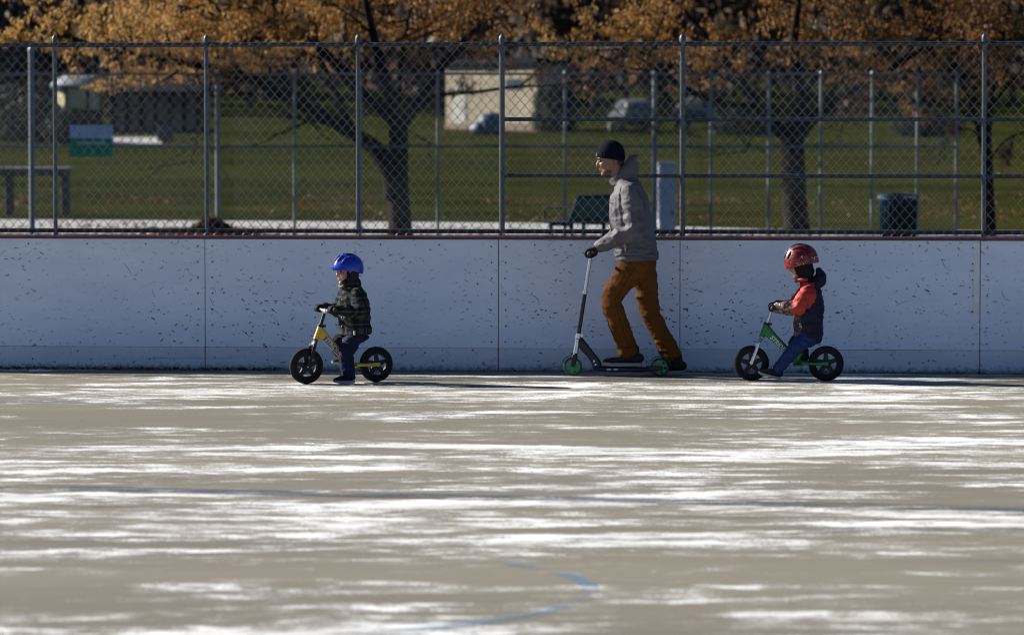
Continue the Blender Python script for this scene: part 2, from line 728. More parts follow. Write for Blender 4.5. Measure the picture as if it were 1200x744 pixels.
seams = [s_at(240), s_at(584), s_at(797), s_at(1149)]
edges = [seams[0] - 2.44 * 3, seams[0] - 2.44 * 2, seams[0] - 2.44] + seams + [seams[-1] + 2.44, seams[-1] + 4.88]
boards = empty('rink_boards', (0, 34.0, 0), math.atan2(BX.y, BX.x))
tag(boards, 'white plastic rink boards scuffed with black puck marks behind the riders', 'rink boards')
KZ = 0.185
random.seed(3)
for k in range(len(edges) - 1):
    a, b = edges[k] + .0035, edges[k + 1] - .0035
    mb = MB()
    nxs, nzs = 26, 7
    warp = False
    tilt = random.uniform(-.004, .004)

    def wy(fx, fz):
        y = 0.004 * math.sin(fx * math.pi) * math.sin(fz * 3) + tilt * fz
        if warp:
            t = max(0.0, (fx - 0.972) / 0.028)
            y -= 0.046 * t * max(0.0, fz - .18) ** .8
        return y
    cols = [i / nxs for i in range(nxs)] + [.972, .979, .986, .993, 1.0]
    cols = sorted(set(cols))
    for fx in cols:
        for j in range(nzs + 1):
            fz = j / nzs
            mb.v.append(Vector((a + (b - a) * fx, wy(fx, fz), KZ + .004 + (BT - KZ - .008) * fz)))
    nc = len(cols)
    for i in range(nc - 1):
        for j in range(nzs):
            q = i * (nzs + 1) + j
            mb.f.append((q, q + nzs + 1, q + nzs + 2, q + 1))
    front = len(mb.v)
    for q in list(mb.v):
        mb.v.append(Vector((q.x, max(q.y, 0) + .014, q.z)))
    for i in range(nc - 1):
        for j in range(nzs):
            q = front + i * (nzs + 1) + j
            mb.f.append((q, q + 1, q + nzs + 2, q + nzs + 1))
        for j in (0, nzs):
            q = i * (nzs + 1) + j
            mb.f.append((q, q + nzs + 1, front + q + nzs + 1, front + q))
    for i in (0, nc - 1):
        for j in range(nzs):
            q = i * (nzs + 1) + j
            mb.f.append((q, q + 1, front + q + 1, front + q))
    pn = mb.build('board_panel', M_BOARD, boards, True, autos=40)
    kb = MB()
    kb.box(((a + b) / 2, 0.001, KZ / 2), (b - a, .022, KZ), None, .005)
    kb.build('kick_plate', M_KICK, pn)
    bb = MB()
    for sx in (a + .055, b - .055):
        if warp and sx > b - .1:
            sx -= .06
        for i in range(7):
            z = .24 + i * (BT - .30) / 6
            bb.lathe([(.0068, -.0055), (.0068, .001)], (sx + random.uniform(-.004, .004), -.0005, z), Vector((0, 1, 0)), 8, False)
    for i in range(1, 5):
        bb.lathe([(.0068, -.0045), (.0068, .001)], (a + (b - a) * i / 5, -.0005, BT - .045), Vector((0, 1, 0)), 8, False)
        bb.lathe([(.0068, -.0145), (.0068, .001)], (a + (b - a) * i / 5 + .03, -.0005, .085), Vector((0, 1, 0)), 8, False)
    tag(bb.build('bolt_heads', M_BOLT, pn), kind='stuff')
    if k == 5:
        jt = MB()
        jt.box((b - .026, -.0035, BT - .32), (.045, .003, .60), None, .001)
        jt.build('stain_strip', mat('yellowed_strip', (.72, .74, .72), .5, 0, .10, 7), pn)  # added strip, stands in for a yellowish stain on the panel edge
mb = MB()
mb.box(((edges[0] + edges[-1]) / 2, .055, BT + .012), (edges[-1] - edges[0], .15, .026), None, .006)
mb.build('cap_rail', M_CAP, boards)
for s in [e for e in edges] + [(edges[i] + edges[i + 1]) / 2 for i in range(len(edges) - 1)]:
    mb = MB()
    mb.box((s, .065, BT / 2 - .002), (.09, .09, BT - .006))
    mb.build('stud', M_TIMBER, boards)
for z in (.25, .75):
    mb = MB()
    mb.box(((edges[0] + edges[-1]) / 2, .13, z), (edges[-1] - edges[0], .038, .09))
    mb.build('backing_rail', M_TIMBER, boards)

# ------------------------------------------------------------------ chain link fences
M_STEEL = mat('galvanised_steel', (0.065, 0.073, 0.082), 0.40, 0.2, .2, 12, .15, .002)
M_WIRE = mat('fence_wire', (0.105, 0.115, 0.125), 0.35, 0.3, .15, 20)
M_RAIL = mat('painted_rail', (0.016, 0.027, 0.040), 0.38, 0.2, .25, 12, .1, .002)


def chain_mesh(s0, s1, z0, z1, pw, ph, r, fn, sides=4):
    """interlocked zigzag wires; fn(s, off, z) -> Vector"""
    mb = MB()
    wd = pw / 2
    hh = ph / 2
    n = int((s1 - s0) / wd)
    m = int((z1 - z0) / hh)
    for i in range(n):
        x0 = s0 + i * wd
        sag = 0.006 * math.sin(i * .13) + .006 * noise.noise(Vector((i * .05, 2, 7)))
        pts = []
        for k in range(m + 1):
            sg = 1 if (k + i) % 2 == 0 else -1
            pts.append(fn(x0 + sg * wd * .54 + .006 * noise.noise(Vector((i * .045, k * .11, 3))), sg * r * (1 if i % 2 else -1) + sag, z0 + k * hh + .005 * noise.noise(Vector((i * .04, k * .10, 9)))))
        rings = []
        for k, p in enumerate(pts):
            ang = [(math.cos(2 * math.pi * q / sides + .6), math.sin(2 * math.pi * q / sides + .6)) for q in range(sides)]
            i0 = len(mb.v)
            for ca, sa in ang:
                mb.v.append(p + BX * (r * ca) + BN * (r * sa))
            rings.append(i0)
        for k in range(m):
            mb.bridge(rings[k], rings[k + 1], sides)
    return mb


def fence_pt(s, off, z):
    return Vector((s, off, z))


F1Z0, F1Z1 = 1.137, 2.66
OFF = 0.10
fence = empty('chain_link_fence', (0, 34.0, 0), math.atan2(BX.y, BX.x))
tag(fence, 'sharp galvanised chain link fence with capped posts standing along the top of the boards', 'fence')
fL, fR = edges[0] + .3, edges[-1] - .3
# local mesh axes: x along, y off
_bx, _bn = BX, BN
BX, BN = Vector((1, 0, 0)), Vector((0, 1, 0))
mw = chain_mesh(-6.2, 6.2, F1Z0 - .045, F1Z1 + .05, .079, .093, .0031, lambda s, o, z: Vector((s, OFF - .034 + o, z)))
BX, BN = _bx, _bn
tag(mw.build('chain_link_wire', M_WIRE, fence, True, fix=False), kind='stuff')
post_px = [62, 240, 418, 587, 799, 1153]
ps = [s_at(x) for x in post_px]
ps = [ps[0] - 2.44, ps[0] - 1.22] + ps + [ps[-1] + 1.22, ps[-1] + 2.44]
for s in ps:
    pb = MB()
    r = .0175 if s < s_at(500) or s > s_at(1000) else .0225
    top = 2.715
    pb.lathe([(r, .45), (r, top)], (s, OFF + .012, 0), Vector((0, 0, 1)), 14, False)
    po = pb.build('post', M_STEEL, fence, True, autos=40)
    cb = MB()
    cb.lathe([(r + .005, top - .035), (r + .005, top), (r * .8, top + .016), (r * .35, top + .026)], (s, OFF + .012, 0), Vector((0, 0, 1)), 14, False)
    cb.build('post_cap', M_STEEL, po, True, autos=40)
    for z in (1.35, 1.75, 2.15, 2.5):
        cb = MB()
        cb.lathe([(r + .003, z - .008), (r + .003, z + .008)], (s, OFF + .012, 0), Vector((0, 0, 1)), 12, False)
        cb.build('tie_band', M_STEEL, po, True, autos=40)


def rail(s0, s1, z, r, nm, off=OFF):
    rb = MB()
    rb.tube([(s0, off, z), (s1, off, z)], r, 12)
    return rb.build(nm, M_RAIL, fence, True, autos=40)


rail(ps[0] - .1, ps[-1] + .1, F1Z1, .018, 'top_rail', OFF + .012)
rail(ps[0] - .1, ps[-1] + .1, F1Z0, .018, 'bottom_rail', OFF + .012)
for z in (P(600, 140, 34.1).z, P(600, 206, 34.1).z):
    rail(s_at(587), ps[-1] + .1, z, .0165, 'middle_rail', OFF + .012)

# rear fence, out of focus, beyond the path
F2D = 74.0
m_dull = mat('weathered_galvanised_steel', (0.18, 0.185, 0.18), 0.5, 0.2, .2, 6)
m_dullrail = mat('blue_grey_rail', (0.06, 0.08, 0.11), 0.5, 0.3, .2, 6)
rear = empty('rear_chain_link_fence', (0, F2D, 0))
tag(rear, 'tall blurred chain link fence of pale posts between the trees and the grass', 'fence')
posts2 = [-120, 65 - 170, 255, 345, 422, 513, 662, 767, 833, 901, 962, 1022, 1075, 1121]
FH = 2.85
for px in posts2:
    x = P(px, 140, F2D).x
    pb = MB()
    r = .045 if px in (255, 767) else .028
    pb.lathe([(r, 0), (r, FH)], (x, 0, 0), Vector((0, 0, 1)), 10, False)
    pb.lathe([(r + .01, FH - .02), (r + .01, FH + .02), (r * .4, FH + .06)], (x, 0, 0), Vector((0, 0, 1)), 10, False)
    pb.build('post', m_dull, rear, True, autos=40)
xl, xr = P(-240, 140, F2D).x, P(1121, 140, F2D).x
for z in (FH, 1.57, .08):
    rb = MB()
    rb.tube([(xl, .0, z), (xr, .0, z)], .022, 8)
    rb.build('rail', m_dullrail, rear, True, autos=40)
_bx, _bn = BX, BN
BX, BN = Vector((1, 0, 0)), Vector((0, 1, 0))
mw = chain_mesh(xl, xr, .06, FH, .080, .093, .0022, lambda s, o, z: Vector((s, -.06 + o, z)), 3)
BX, BN = _bx, _bn
tag(mw.build('chain_link_wire', M_WIRE, rear, True, fix=False), kind='stuff')
# a taller lone post in front of it at the left
x = P(37, 140, 66).x
mb = MB()
mb.lathe([(.045, 0), (.045, 3.14)], (0, 0, 0), Vector((0, 0, 1)), 12, False)
lp = empty('steel_post', (x, 66, 0))
tag(lp, 'tall pale steel post standing alone by the timber barrier', 'post')
mb.build('shaft', m_dull, lp, True, autos=40)
mb = MB()
mb.lathe([(.055, 3.10), (.055, 3.15), (.03, 3.2)], (0, 0, 0), Vector((0, 0, 1)), 12, False)
mb.build('post_cap', m_dull, lp, True, autos=40)
mb = MB()
mb.lathe([(.12, -.03), (.12, .03), (.06, .07)], (0, 0, 0), Vector((0, 0, 1)), 12, False)
mb.build('footing', m_path, lp)
# ------------------------------------------------------------------ trees
def mat_bark(name, col):
    t = NT(name)
    v = t.coord('Object', (1, 1, .25))
    n = t.noise(v, 9, 6, 0.7)
    t.color(t.mix(t.step(n, 0.35, 0.65), tuple(c * .45 for c in col), col))
    t.b.inputs['Roughness'].default_value = 0.95
    t.b.inputs['Specular IOR Level'].default_value = 0.1
    t.bump(n, 1.0, 0.04)
    return t.m


def mat_leaf(name, cols):
    t = NT(name)
    at = t.add('ShaderNodeAttribute', attribute_name='tint')
    cr = t.add('ShaderNodeValToRGB')
    cr.color_ramp.elements[0].position = 0.0
    cr.color_ramp.elements[1].position = 1.0
    for k, c in enumerate(cols):
        p = k / (len(cols) - 1)
        if k == 0:
            e = cr.color_ramp.elements[0]
        elif k == len(cols) - 1:
            e = cr.color_ramp.elements[len(cr.color_ramp.elements) - 1]
        else:
            e = cr.color_ramp.elements.new(p)
        e.color = (c[0], c[1], c[2], 1)
    t.link(at.outputs['Fac'], cr.inputs[0])
    t.color(cr.outputs[0])
    t.b.inputs['Roughness'].default_value = 0.6
    t.b.inputs['Specular IOR Level'].default_value = 0.3
    tr = t.add('ShaderNodeBsdfTranslucent')
    t.link(cr.outputs[0], tr.inputs[0])
    mx = t.add('ShaderNodeMixShader')
    mx.inputs[0].default_value = 0.35
    t.link(t.b.outputs[0], mx.inputs[1])
    t.link(tr.outputs[0], mx.inputs[2])
    t.link(mx.outputs[0], t.out.inputs[0])
    return t.m


M_BARK = mat_bark('bark', (0.028, 0.020, 0.015))
M_LEAF = mat_leaf('dry_leaf', [(0.055, 0.024, 0.008), (0.17, 0.074, 0.018), (0.35, 0.172, 0.042), (0.56, 0.335, 0.10)])


class Tree:
    def __init__(self, seed, d):
        self.rng = random.Random(seed)
        self.d = d
        self.wood = MB()
        self.lv = []
        self.lf = []
        self.lt = []

    def limb(self, pts, r0, r1, seg=8, sub=3):
        n = len(pts)
        q = []
        for k, p in enumerate(pts):
            f = k / (n - 1)
            rr = r0 + (r1 - r0) * f ** .8
            q.append((Vector(p), rr, rr))
        self.wood.loft(q, seg, 'flat', Vector((0, 1, 0)), sub)

    def leaf(self, p, s, tint):
        r = self.rng
        d = Vector((r.gauss(0, .42), r.gauss(0, .42), -1)).normalized()
        a = r.uniform(0, math.pi)
        side = Vector((math.cos(a), math.sin(a), 0))
        side = (side - d * side.dot(d)).normalized()
        L = s * r.uniform(.7, 1.25)
        W = L * r.uniform(.30, .48)
        nrm = d.cross(side) * (W * r.uniform(-.5, .5))
        i = len(self.lv)
        self.lv += [p, p + d * L * .45 + side * W * .5 + nrm, p + d * L, p + d * L * .45 - side * W * .5 + nrm]
        self.lf.append((i, i + 1, i + 2, i + 3))
        self.lt.append(max(0, min(1, tint + r.gauss(0, .17))))

    def grow(self, start, dirn, length, r0, level, leaf_n, leaf_s, tint, gate):
        r = self.rng
        pts = [start]
        dv = dirn.normalized()
        n = 4
        for k in range(n):
            dv = (dv + Vector((r.gauss(0, .22), r.gauss(0, .22), r.gauss(.02, .16)))).normalized()
            pts.append(pts[-1] + dv * length / n)
        self.limb(pts, r0, r0 * .35, 6 if level == 0 else 4, 2 if level == 0 else 1)
        if level < 2:
            kids = 6 if level == 0 else 4
            for k in range(kids):
                t = r.uniform(.25, 1.0)
                i = min(n - 1, int(t * n))
                p = pts[i].lerp(pts[i + 1], t * n - i)
                out = Vector((r.gauss(0, 1), r.gauss(0, 1), r.gauss(.12, .5))).normalized()
                self.grow(p, dv * .55 + out, length * r.uniform(.40, .62), r0 * .5, level + 1, leaf_n, leaf_s, tint, gate)
        if level >= 1:
            for k in range(leaf_n if level == 2 else leaf_n // 2):
                t = r.uniform(.1, 1.0)
                i = min(n - 1, int(t * n))
                p = pts[i].lerp(pts[i + 1], t * n - i) + Vector((r.gauss(0, .05), r.gauss(0, .05), r.gauss(-.03, .04)))
                if gate(p):
                    self.leaf(p, leaf_s, tint(p))

    def crown(self, limb_pts, density, leaf_n, leaf_s, tint, gate, first=.3, length=(1.0, 2.0), up=-.02):
        r = self.rng
        n = len(limb_pts) - 1
        tot = sum((Vector(limb_pts[k + 1]) - Vector(limb_pts[k])).length for k in range(n))
        cnt = max(2, int(tot * density))
        for k in range(cnt):
            t = first + (1 - first) * (k + r.random()) / cnt
            i = min(n - 1, int(t * n))
            p = Vector(limb_pts[i]).lerp(Vector(limb_pts[i + 1]), min(1, t * n - i))
            along = (Vector(limb_pts[i + 1]) - Vector(limb_pts[i])).normalized()
            out = Vector((r.gauss(0, .8), r.gauss(0, 1.0), r.gauss(up, .6))).normalized()
            self.grow(p, along * .5 + out, r.uniform(*length), .028, 0, leaf_n, leaf_s, tint, gate)

    def finish(self, name, label, base, group=None, bark=None, leafm=None):
        e = empty(name, base)
        tag(e, label, 'tree', group)
        inv = -Vector(base)
        self.wood.v = [q + inv for q in self.wood.v]
        self.wood.build('trunk', bark or M_BARK, e, True, fix=False)
        me = bpy.data.meshes.new('crown')
        me.from_pydata([tuple(q + inv) for q in self.lv], [], self.lf)
        me.update()
        at = me.attributes.new('tint', 'FLOAT', 'FACE')
        at.data.foreach_set('value', self.lt)
        link('crown', me, leafm or M_LEAF, e)
        return e


def px_limb(d, pts):
    """pixel polyline with depth offsets -> points"""
    return [P(x, y, d + (o[0] if o else 0)) for x, y, *o in pts]


def gate_for(d, lowest):
    def g(p):
        # leaves only above an uneven lower edge: a tree is bare near its trunk and lower limbs
        lo = lowest(p) + .35 * noise.noise(Vector((p.x * .7, p.y * .7, 1.3)))
        return p.z > lo
    return g


# --- big tree left of the middle
DA = 75.0
A_ = Tree(11, DA)
tr = px_limb(DA, [(470, 292), (469, 268), (467, 235), (466, 200), (467, 165), (466, 138)])
A_.limb(tr, .235, .165, 12)
A_.limb(px_limb(DA, [(470, 296), (469, 276), (468, 262)]), .30, .20, 12)
la = px_limb(DA, [(463, 232), (457, 200), (440, 175), (413, 156), (350, 121), (300, 95, -.3), (250, 80, -.7), (190, 70, -1.1), (120, 56, -1.6), (60, 36, -2)])
A_.limb(la, 0.200, .03)
lb = px_limb(DA, [(466, 142), (448, 128), (425, 112, .3), (385, 66, .8), (335, 22, 1.5), (280, -25, 2), (220, -60, 2.4)])
A_.limb(lb, 0.160, .03)
lc = px_limb(DA, [(465, 140), (452, 98, -.3), (440, 50, -.7), (428, 0, -1.2), (415, -80, -1.5)])
A_.limb(lc, 0.150, .03)
ld = px_limb(DA, [(468, 140), (488, 118, .2), (508, 92, .5), (540, 50, .9), (585, 8, 1.2), (640, -50, 1.5)])
A_.limb(ld, 0.155, .03)
le = px_limb(DA, [(474, 148), (496, 122, -.3), (520, 111, -.6), (560, 108, -.8), (602, 102, -1), (650, 100, -1.2), (700, 92, -1.4)])
A_.limb(le, 0.060, .012)
lf = px_limb(DA, [(350, 121), (322, 84, .4), (292, 55, .8), (250, 5, 1.2), (200, -40, 1.5)])
A_.limb(lf, 0.085, .02)
lg = px_limb(DA, [(413, 156), (398, 120, .3), (385, 92, .8), (372, 50, 1.2), (368, 0, 1.8)])
A_.limb(lg, 0.090, .02)
lh = px_limb(DA, [(466, 120), (470, 70, 1), (480, 10, 2), (490, -60, 2.6)])
A_.limb(lh, .07, .02)
tA = lambda p: .92 - .065 * (p.x - P(120, 0, DA).x) if p.x < P(700, 0, DA).x else .3  # brighter towards the left: sunlight on that side painted into the leaves
gA = gate_for(DA, lambda p: 2.60 + .13 * max(0, p.x - P(120, 0, DA).x) - .33 * max(0, p.x - P(500, 0, DA).x))
for L_, dn, ln in ((la, 2.8, 21), (lb, 2.4, 18), (lc, 2.0, 15), (ld, 2.0, 13), (lf, 2.6, 19), (lg, 2.0, 16), (lh, 1.8, 14)):
    A_.crown(L_, dn, ln, .085, tA, gA, .35)
A_.crown(le, .9, 3, .09, tA, lambda p: True, .4, (.3, .8), 0)
A_.finish('tree', 'large tree with russet leaves and a long low limb, growing beside a pale post', tr[0] * 1.0)

# --- big tree at the right
DB = 76.0
B_ = Tree(23, DB)
tr = px_limb(DB, [(936, 294), (934, 270), (931, 235), (930, 205), (929, 175), (927, 150)])
B_.limb(tr, .25, .20, 12)
B_.limb(px_limb(DB, [(937, 298), (935, 278), (934, 264)]), .33, .22, 12)
ba = px_limb(DB, [(924, 158), (905, 146), (886, 125, .3), (858, 82, .8), (815, 30, 1.2), (770, -20, 1.6), (735, -60, 2)])
B_.limb(ba, 0.165, .03)
bb_ = px_limb(DB, [(928, 156), (938, 118, -.3), (930, 60, -.8), (936, 0, -1.3), (940, -70, -1.5)])
B_.limb(bb_, 0.165, .03)
bc = px_limb(DB, [(932, 160), (952, 138, -.2), (985, 112, -.5), (1030, 88, -.9), (1090, 50, -1.2), (1150, 5, -1.6)])
B_.limb(bc, 0.175, .03)
bd = px_limb(DB, [(950, 140), (990, 128, .4), (1035, 127, .8), (1085, 118, 1.1)])
B_.limb(bd, .035, .012)
be = px_limb(DB, [(886, 125), (850, 122, -.4), (810, 108, -.8), (770, 82, -1.2), (725, 52, -1.6)])
B_.limb(be, 0.085, .018)
bf = px_limb(DB, [(938, 118), (970, 70, 1), (1000, 20, 1.8), (1030, -40, 2.4)])
B_.limb(bf, .07, .02)
tB = lambda p: .66 - .045 * (p.x - P(720, 0, DB).x)
gB = gate_for(DB, lambda p: 2.60 + .22 * max(0, 1.9 - abs(p.x - P(932, 0, DB).x)))
for L_, dn, ln in ((ba, 2.5, 17), (bb_, 2.0, 15), (bc, 2.4, 17), (be, 2.8, 19), (bf, 2.2, 17)):
    B_.crown(L_, dn, ln, .085, tB, gB, .3)
B_.crown(bd, 1.2, 4, .09, tB, lambda p: True, .3, (.3, .8), 0)
B_.finish('tree', 'broad tree with rusty brown leaves, its dark trunk beside the round litter bin', tr[0] * 1.0)

# --- slender tree at the right edge
DC = 74.0
C_ = Tree(31, DC)
tr = px_limb(DC, [(1161, 292), (1160, 262), (1158, 225), (1157, 190), (1156, 160), (1158, 135)])
C_.limb(tr, .12, .085, 10)
ca = px_limb(DC, [(1156, 190), (1149, 165), (1143, 140), (1130, 105, .2), (1112, 72, .5), (1095, 30, .8)])
C_.limb(ca, .06, .02)
cb_ = px_limb(DC, [(1158, 140), (1163, 108), (1172, 70, -.3), (1180, 20, -.6), (1190, -40, -.8)])
C_.limb(cb_, .06, .02)
cc_ = px_limb(DC, [(1150, 172), (1142, 154), (1118, 150, .3), (1078, 149, .6)])
C_.limb(cc_, .022, .008)
cd_ = px_limb(DC, [(1160, 186), (1178, 165, .3), (1205, 152, .6), (1240, 130, 1)])
C_.limb(cd_, .025, .01)
ce = px_limb(DC, [(1160, 128), (1185, 95, .4), (1215, 70, .7), (1260, 40, 1)])
C_.limb(ce, .04, .015)
tC = lambda p: .38
gC = gate_for(DC, lambda p: 2.55)
for L_, dn, ln in ((ca, 3.0, 14), (cb_, 2.8, 14), (ce, 2.6, 14)):
    C_.crown(L_, dn, ln, .08, tC, gC, .3, (.7, 1.4))
C_.crown(cc_, 1.2, 4, .09, tC, lambda p: True, .3, (.2, .5), 0)
C_.crown(cd_, 1.2, 4, .09, tC, lambda p: True, .3, (.2, .5), 0)
C_.finish('tree', 'slender young tree with thin dark trunk and sparse brown leaves', tr[0] * 1.0)

# ------------------------------------------------------------------ far wood that reads as one mass
M_FARBARK = mat('far_bark', (0.075, 0.062, 0.055), 0.95, 0, .3, .3, spec=.1)
M_FARTWIG = mat_leaf('far_twigs', [(0.030, 0.024, 0.020), (0.062, 0.048, 0.038), (0.10, 0.072, 0.05), (0.15, 0.09, 0.045)])
rng = random.Random(5)
mb = MB()
tint = []
for k in range(230):
    y = rng.uniform(250, 400)
    x = rng.uniform(-.30, .30) * y
    z0 = ground_z(y) - .1
    hgt = rng.uniform(9, 17)
    rr = hgt * rng.uniform(.22, .34)
    nf = len(mb.f)
    mb.tube([(x, y, z0), (x + rng.gauss(0, .3), y, z0 + hgt * .4), (x + rng.gauss(0, .6), y, z0 + hgt * .85)], [.28, .18, .05], 5)
    tn = rng.uniform(.05, .75)
    for q in range(420):
        a = rng.uniform(0, 2 * math.pi)
        rad = rr * math.sqrt(rng.random())
        zz = z0 + hgt * (.12 + .88 * rng.random() ** .9)
        c = Vector((x + rad * math.cos(a), y + rad * math.sin(a), zz))
        d = Vector((rng.gauss(0, .6), rng.gauss(0, .6), rng.gauss(.5, .6))).normalized()
        s = d.cross(Vector((rng.gauss(0, 1), rng.gauss(0, 1), rng.gauss(0, 1)))).normalized()
        L, W = rng.uniform(.5, 1.3), rng.uniform(.10, .42)
        mb.quad(c - d * L - s * W * .3, c - s * W, c + d * L + s * W * .3, c + s * W)
    tint += [max(0, min(1, tn + rng.gauss(0, .15))) for q in range(len(mb.f) - nf)]
me = mb.mesh('far_wood')
at = me.attributes.new('tint', 'FLOAT', 'FACE')
at.data.foreach_set('value', tint)
o = link('far_wood', me, M_FARTWIG)
tag(o, 'dark leafless wood closing off the far side of the park', 'trees', kind='stuff')


def bush(x, y, rx, rz, n, label, group=None):
    r = random.Random(int(x * 100) + 7)
    z0 = ground_z(y) - .05
    e = empty('bush', (x, y, z0))
    tag(e, label, 'bush', group)
    sb = MB()
    for k in range(7):
        a = r.uniform(0, 6.28)
        sb.tube([(0, 0, 0), (rx * .3 * math.cos(a), rx * .3 * math.sin(a), rz * .5), (rx * .7 * math.cos(a), rx * .7 * math.sin(a), rz * r.uniform(.7, 1))], [.05, .03, .01], 5)
    sb.build('stems', M_FARBARK, e)
    fb = MB()
    tt = []
    for k in range(n):
        a, b = r.uniform(0, 6.28), r.random() ** .4
        zz = r.random()
        w_ = math.sqrt(max(0.02, 1 - (zz * 1.6 - .6) ** 2)) * (1 + .3 * noise.noise(Vector((a, zz * 3, x))))
        c = Vector((rx * b * w_ * math.cos(a), rx * b * w_ * math.sin(a), rz * (.04 + zz)))
        d = Vector((r.gauss(0, 1), r.gauss(0, 1), r.gauss(0, 1))).normalized()
        s = d.cross(Vector((r.gauss(0, 1), r.gauss(0, 1), r.gauss(0, 1)))).normalized()
        L = r.uniform(.06, .14)
        fb.quad(c - d * L, c + s * L * .5, c + d * L, c - s * L * .5)
        tt.append(max(0, min(1, r.gauss(.35, .2))))
    me = fb.mesh('foliage')
    at = me.attributes.new('tint', 'FLOAT', 'FACE')
    at.data.foreach_set('value', tt)
    link('foliage', me, M_EVER, e)
    return e


M_EVER = mat_leaf('evergreen_leaf', [(0.010, 0.014, 0.008), (0.018, 0.024, 0.012), (0.03, 0.036, 0.018), (0.045, 0.05, 0.025)])


def XG(px, y, d=None):
    return P(px, 140, y).x


bush(XG(40, 178), 178, 1.5, 1.9, 2600, 'dark evergreen bush left of the booth')
bush(XG(82, 176), 176, 1.3, 1.5, 2400, 'dark evergreen bush in front of the booth')
bush(XG(12, 185), 185, 1.6, 2.3, 2600, 'tall dark evergreen bush at the end of the row by the booth')
bush(XG(868, 195), 195, 1.6, 1.5, 2400, 'dark bush between the pale car and the broad tree')
bush(XG(650, 200), 200, 1.2, 2.3, 2600, 'dark bush against the side of the cream building')
bush(XG(1080, 190), 190, 1.3, 1.3, 2000, 'dark bush out on the grass beyond the litter bin')

# ------------------------------------------------------------------ park furniture
# leaf pile and litter
rng = random.Random(9)


def litter(name, label, spots, size, cat):
    fb = MB()
    tt = []
    for c in spots:
        a = rng.uniform(0, 6.28)
        d = Vector((math.cos(a), math.sin(a), rng.gauss(0, .5))).normalized()
        s = d.cross(Vector((rng.gauss(0, .5), rng.gauss(0, .5), 1))).normalized()
        L = size * rng.uniform(.6, 1.3)
        i = len(fb.v)
        k = d.cross(s) * L * .25
        fb.v += [c - d * L, c + s * L * .45 + k, c + d * L, c - s * L * .45 + k]
        fb.f.append((i, i + 1, i + 2, i + 3))
        tt.append(max(0, min(1, rng.gauss(.2, .18))))
    me = fb.mesh(name)
    at = me.attributes.new('tint', 'FLOAT', 'FACE')
    at.data.foreach_set('value', tt)
    o = link(name, me, M_LEAF)
    return tag(o, label, cat, kind='stuff')


sp = []
cx = P(248, 140, 73.5).x
for k in range(2600):
    a, b = rng.gauss(0, .34), rng.gauss(0, .28)
    hgt = .30 * math.exp(-(a * a / .14 + b * b / .12)) + .05
    sp.append(Vector((cx + a, 73.3 + b, rng.random() ** .6 * hgt + .005)))
for k in range(900):
    a, b = rng.gauss(-.4, .8), rng.gauss(0, .3)
    sp.append(Vector((cx + a, 73.3 + b, rng.random() * .16 + .005)))
litter('leaf_pile', 'heap of dead brown leaves blown against the fence beside a pale post', sp, .05, 'leaves')
sp = []
for k in range(9000):
    y = rng.uniform(72.5, 112)
    x = rng.uniform(-.14, .14) * y
    if noise.noise(Vector((x * .35, y * .12, 4))) + .4 * noise.noise(Vector((x * 1.3, y * .5, 8))) < rng.uniform(-.05, .45):
        continue
    sp.append(Vector((x, y, ground_z(y) + .02 + rng.random() * .03)))
litter('leaf_litter', 'dead leaves scattered over the grass under the trees', sp, .055, 'leaves')
sp = []
for k in range(520):
    s = rng.uniform(-6.5, 6)
    if s > s_at(330) and rng.random() < .75:
        s = rng.uniform(-6.5, s_at(330))
    q = BP(s, -.014 - abs(rng.gauss(0, .035)) - .02, 0)
    q.z = .006 + rng.random() * .018
    sp.append(q)
litter('foot_litter', 'thin line of dead leaves lying along the foot of the boards', sp, .022, 'leaves')
# pale stick lying at the boards' foot
mb = MB()
c0, c1 = G(34, 436.5), G(60, 436.2)
mb.tube([c0 + Vector((0, 0, .012)), c0.lerp(c1, .5) + Vector((0, .01, .014)), c1 + Vector((0, 0, .012))], [.009, .012, .008], 7)
tag(mb.build('stick', mat('pale_wood', (.6, .57, .52), .8), None, True), 'short pale stick lying at the foot of the boards', 'stick')


# bench: teal metal mesh, facing left
M_TEAL = mat('teal_metal', (0.008, 0.032, 0.046), 0.75, 0.0, .25, 10, .1, .003, spec=.15)
bp = P(676, 268, 74.6)
bench = empty('park_bench', (P(690, 140, 67).x, 67, -.03), R(-122))
tag(bench, 'teal metal park bench with slatted back behind the fence by the man', 'bench')
# local: x along the bench, -y the front
L = 1.25
for s in (-1, 1):
    mb = MB()
    mb.box((s * (L / 2 - .12), -.02, .22), (.05, .05, .44))
    mb.box((s * (L / 2 - .12), -.40, .22), (.05, .05, .44))
    mb.box((s * (L / 2 - .12), -.21, .405), (.05, .34, .05))
    mb.box((s * (L / 2 - .12), -.21, .015), (.09, .55, .03))
    mb.build('leg', M_TEAL, bench)
sb = MB()
for k in range(9):
    sb.box((0, -.43 + k * .052, .452 - .006 * abs(k - 4)), (L, .036, .012))
sb.tube([(-L / 2, -.46, .45), (L / 2, -.46, .45)], .022, 8)
sb.tube([(-L / 2, -.46, .45), (-L / 2, .02, .45)], .022, 8)
sb.tube([(L / 2, -.46, .45), (L / 2, .02, .45)], .022, 8)
sb.build('seat', M_TEAL, bench)
sb = MB()
bk = lambda t: Vector((0, .02 + .16 * t, .47 + .38 * t))
for k in range(30):
    x = -L / 2 + .03 + (L - .06) * k / 29
    sb.tube([bk(0) + Vector((x, 0, 0)), bk(1) + Vector((x, 0, 0))], .016, 5)
for x in (-L / 2, L / 2):
    sb.tube([bk(-.05) + Vector((x, 0, 0)), bk(1) + Vector((x, 0, 0))], .026, 8)
sb.tube([bk(1) + Vector((-L / 2 - .026, 0, 0)), bk(1) + Vector((L / 2 + .026, 0, 0))], .028, 8)
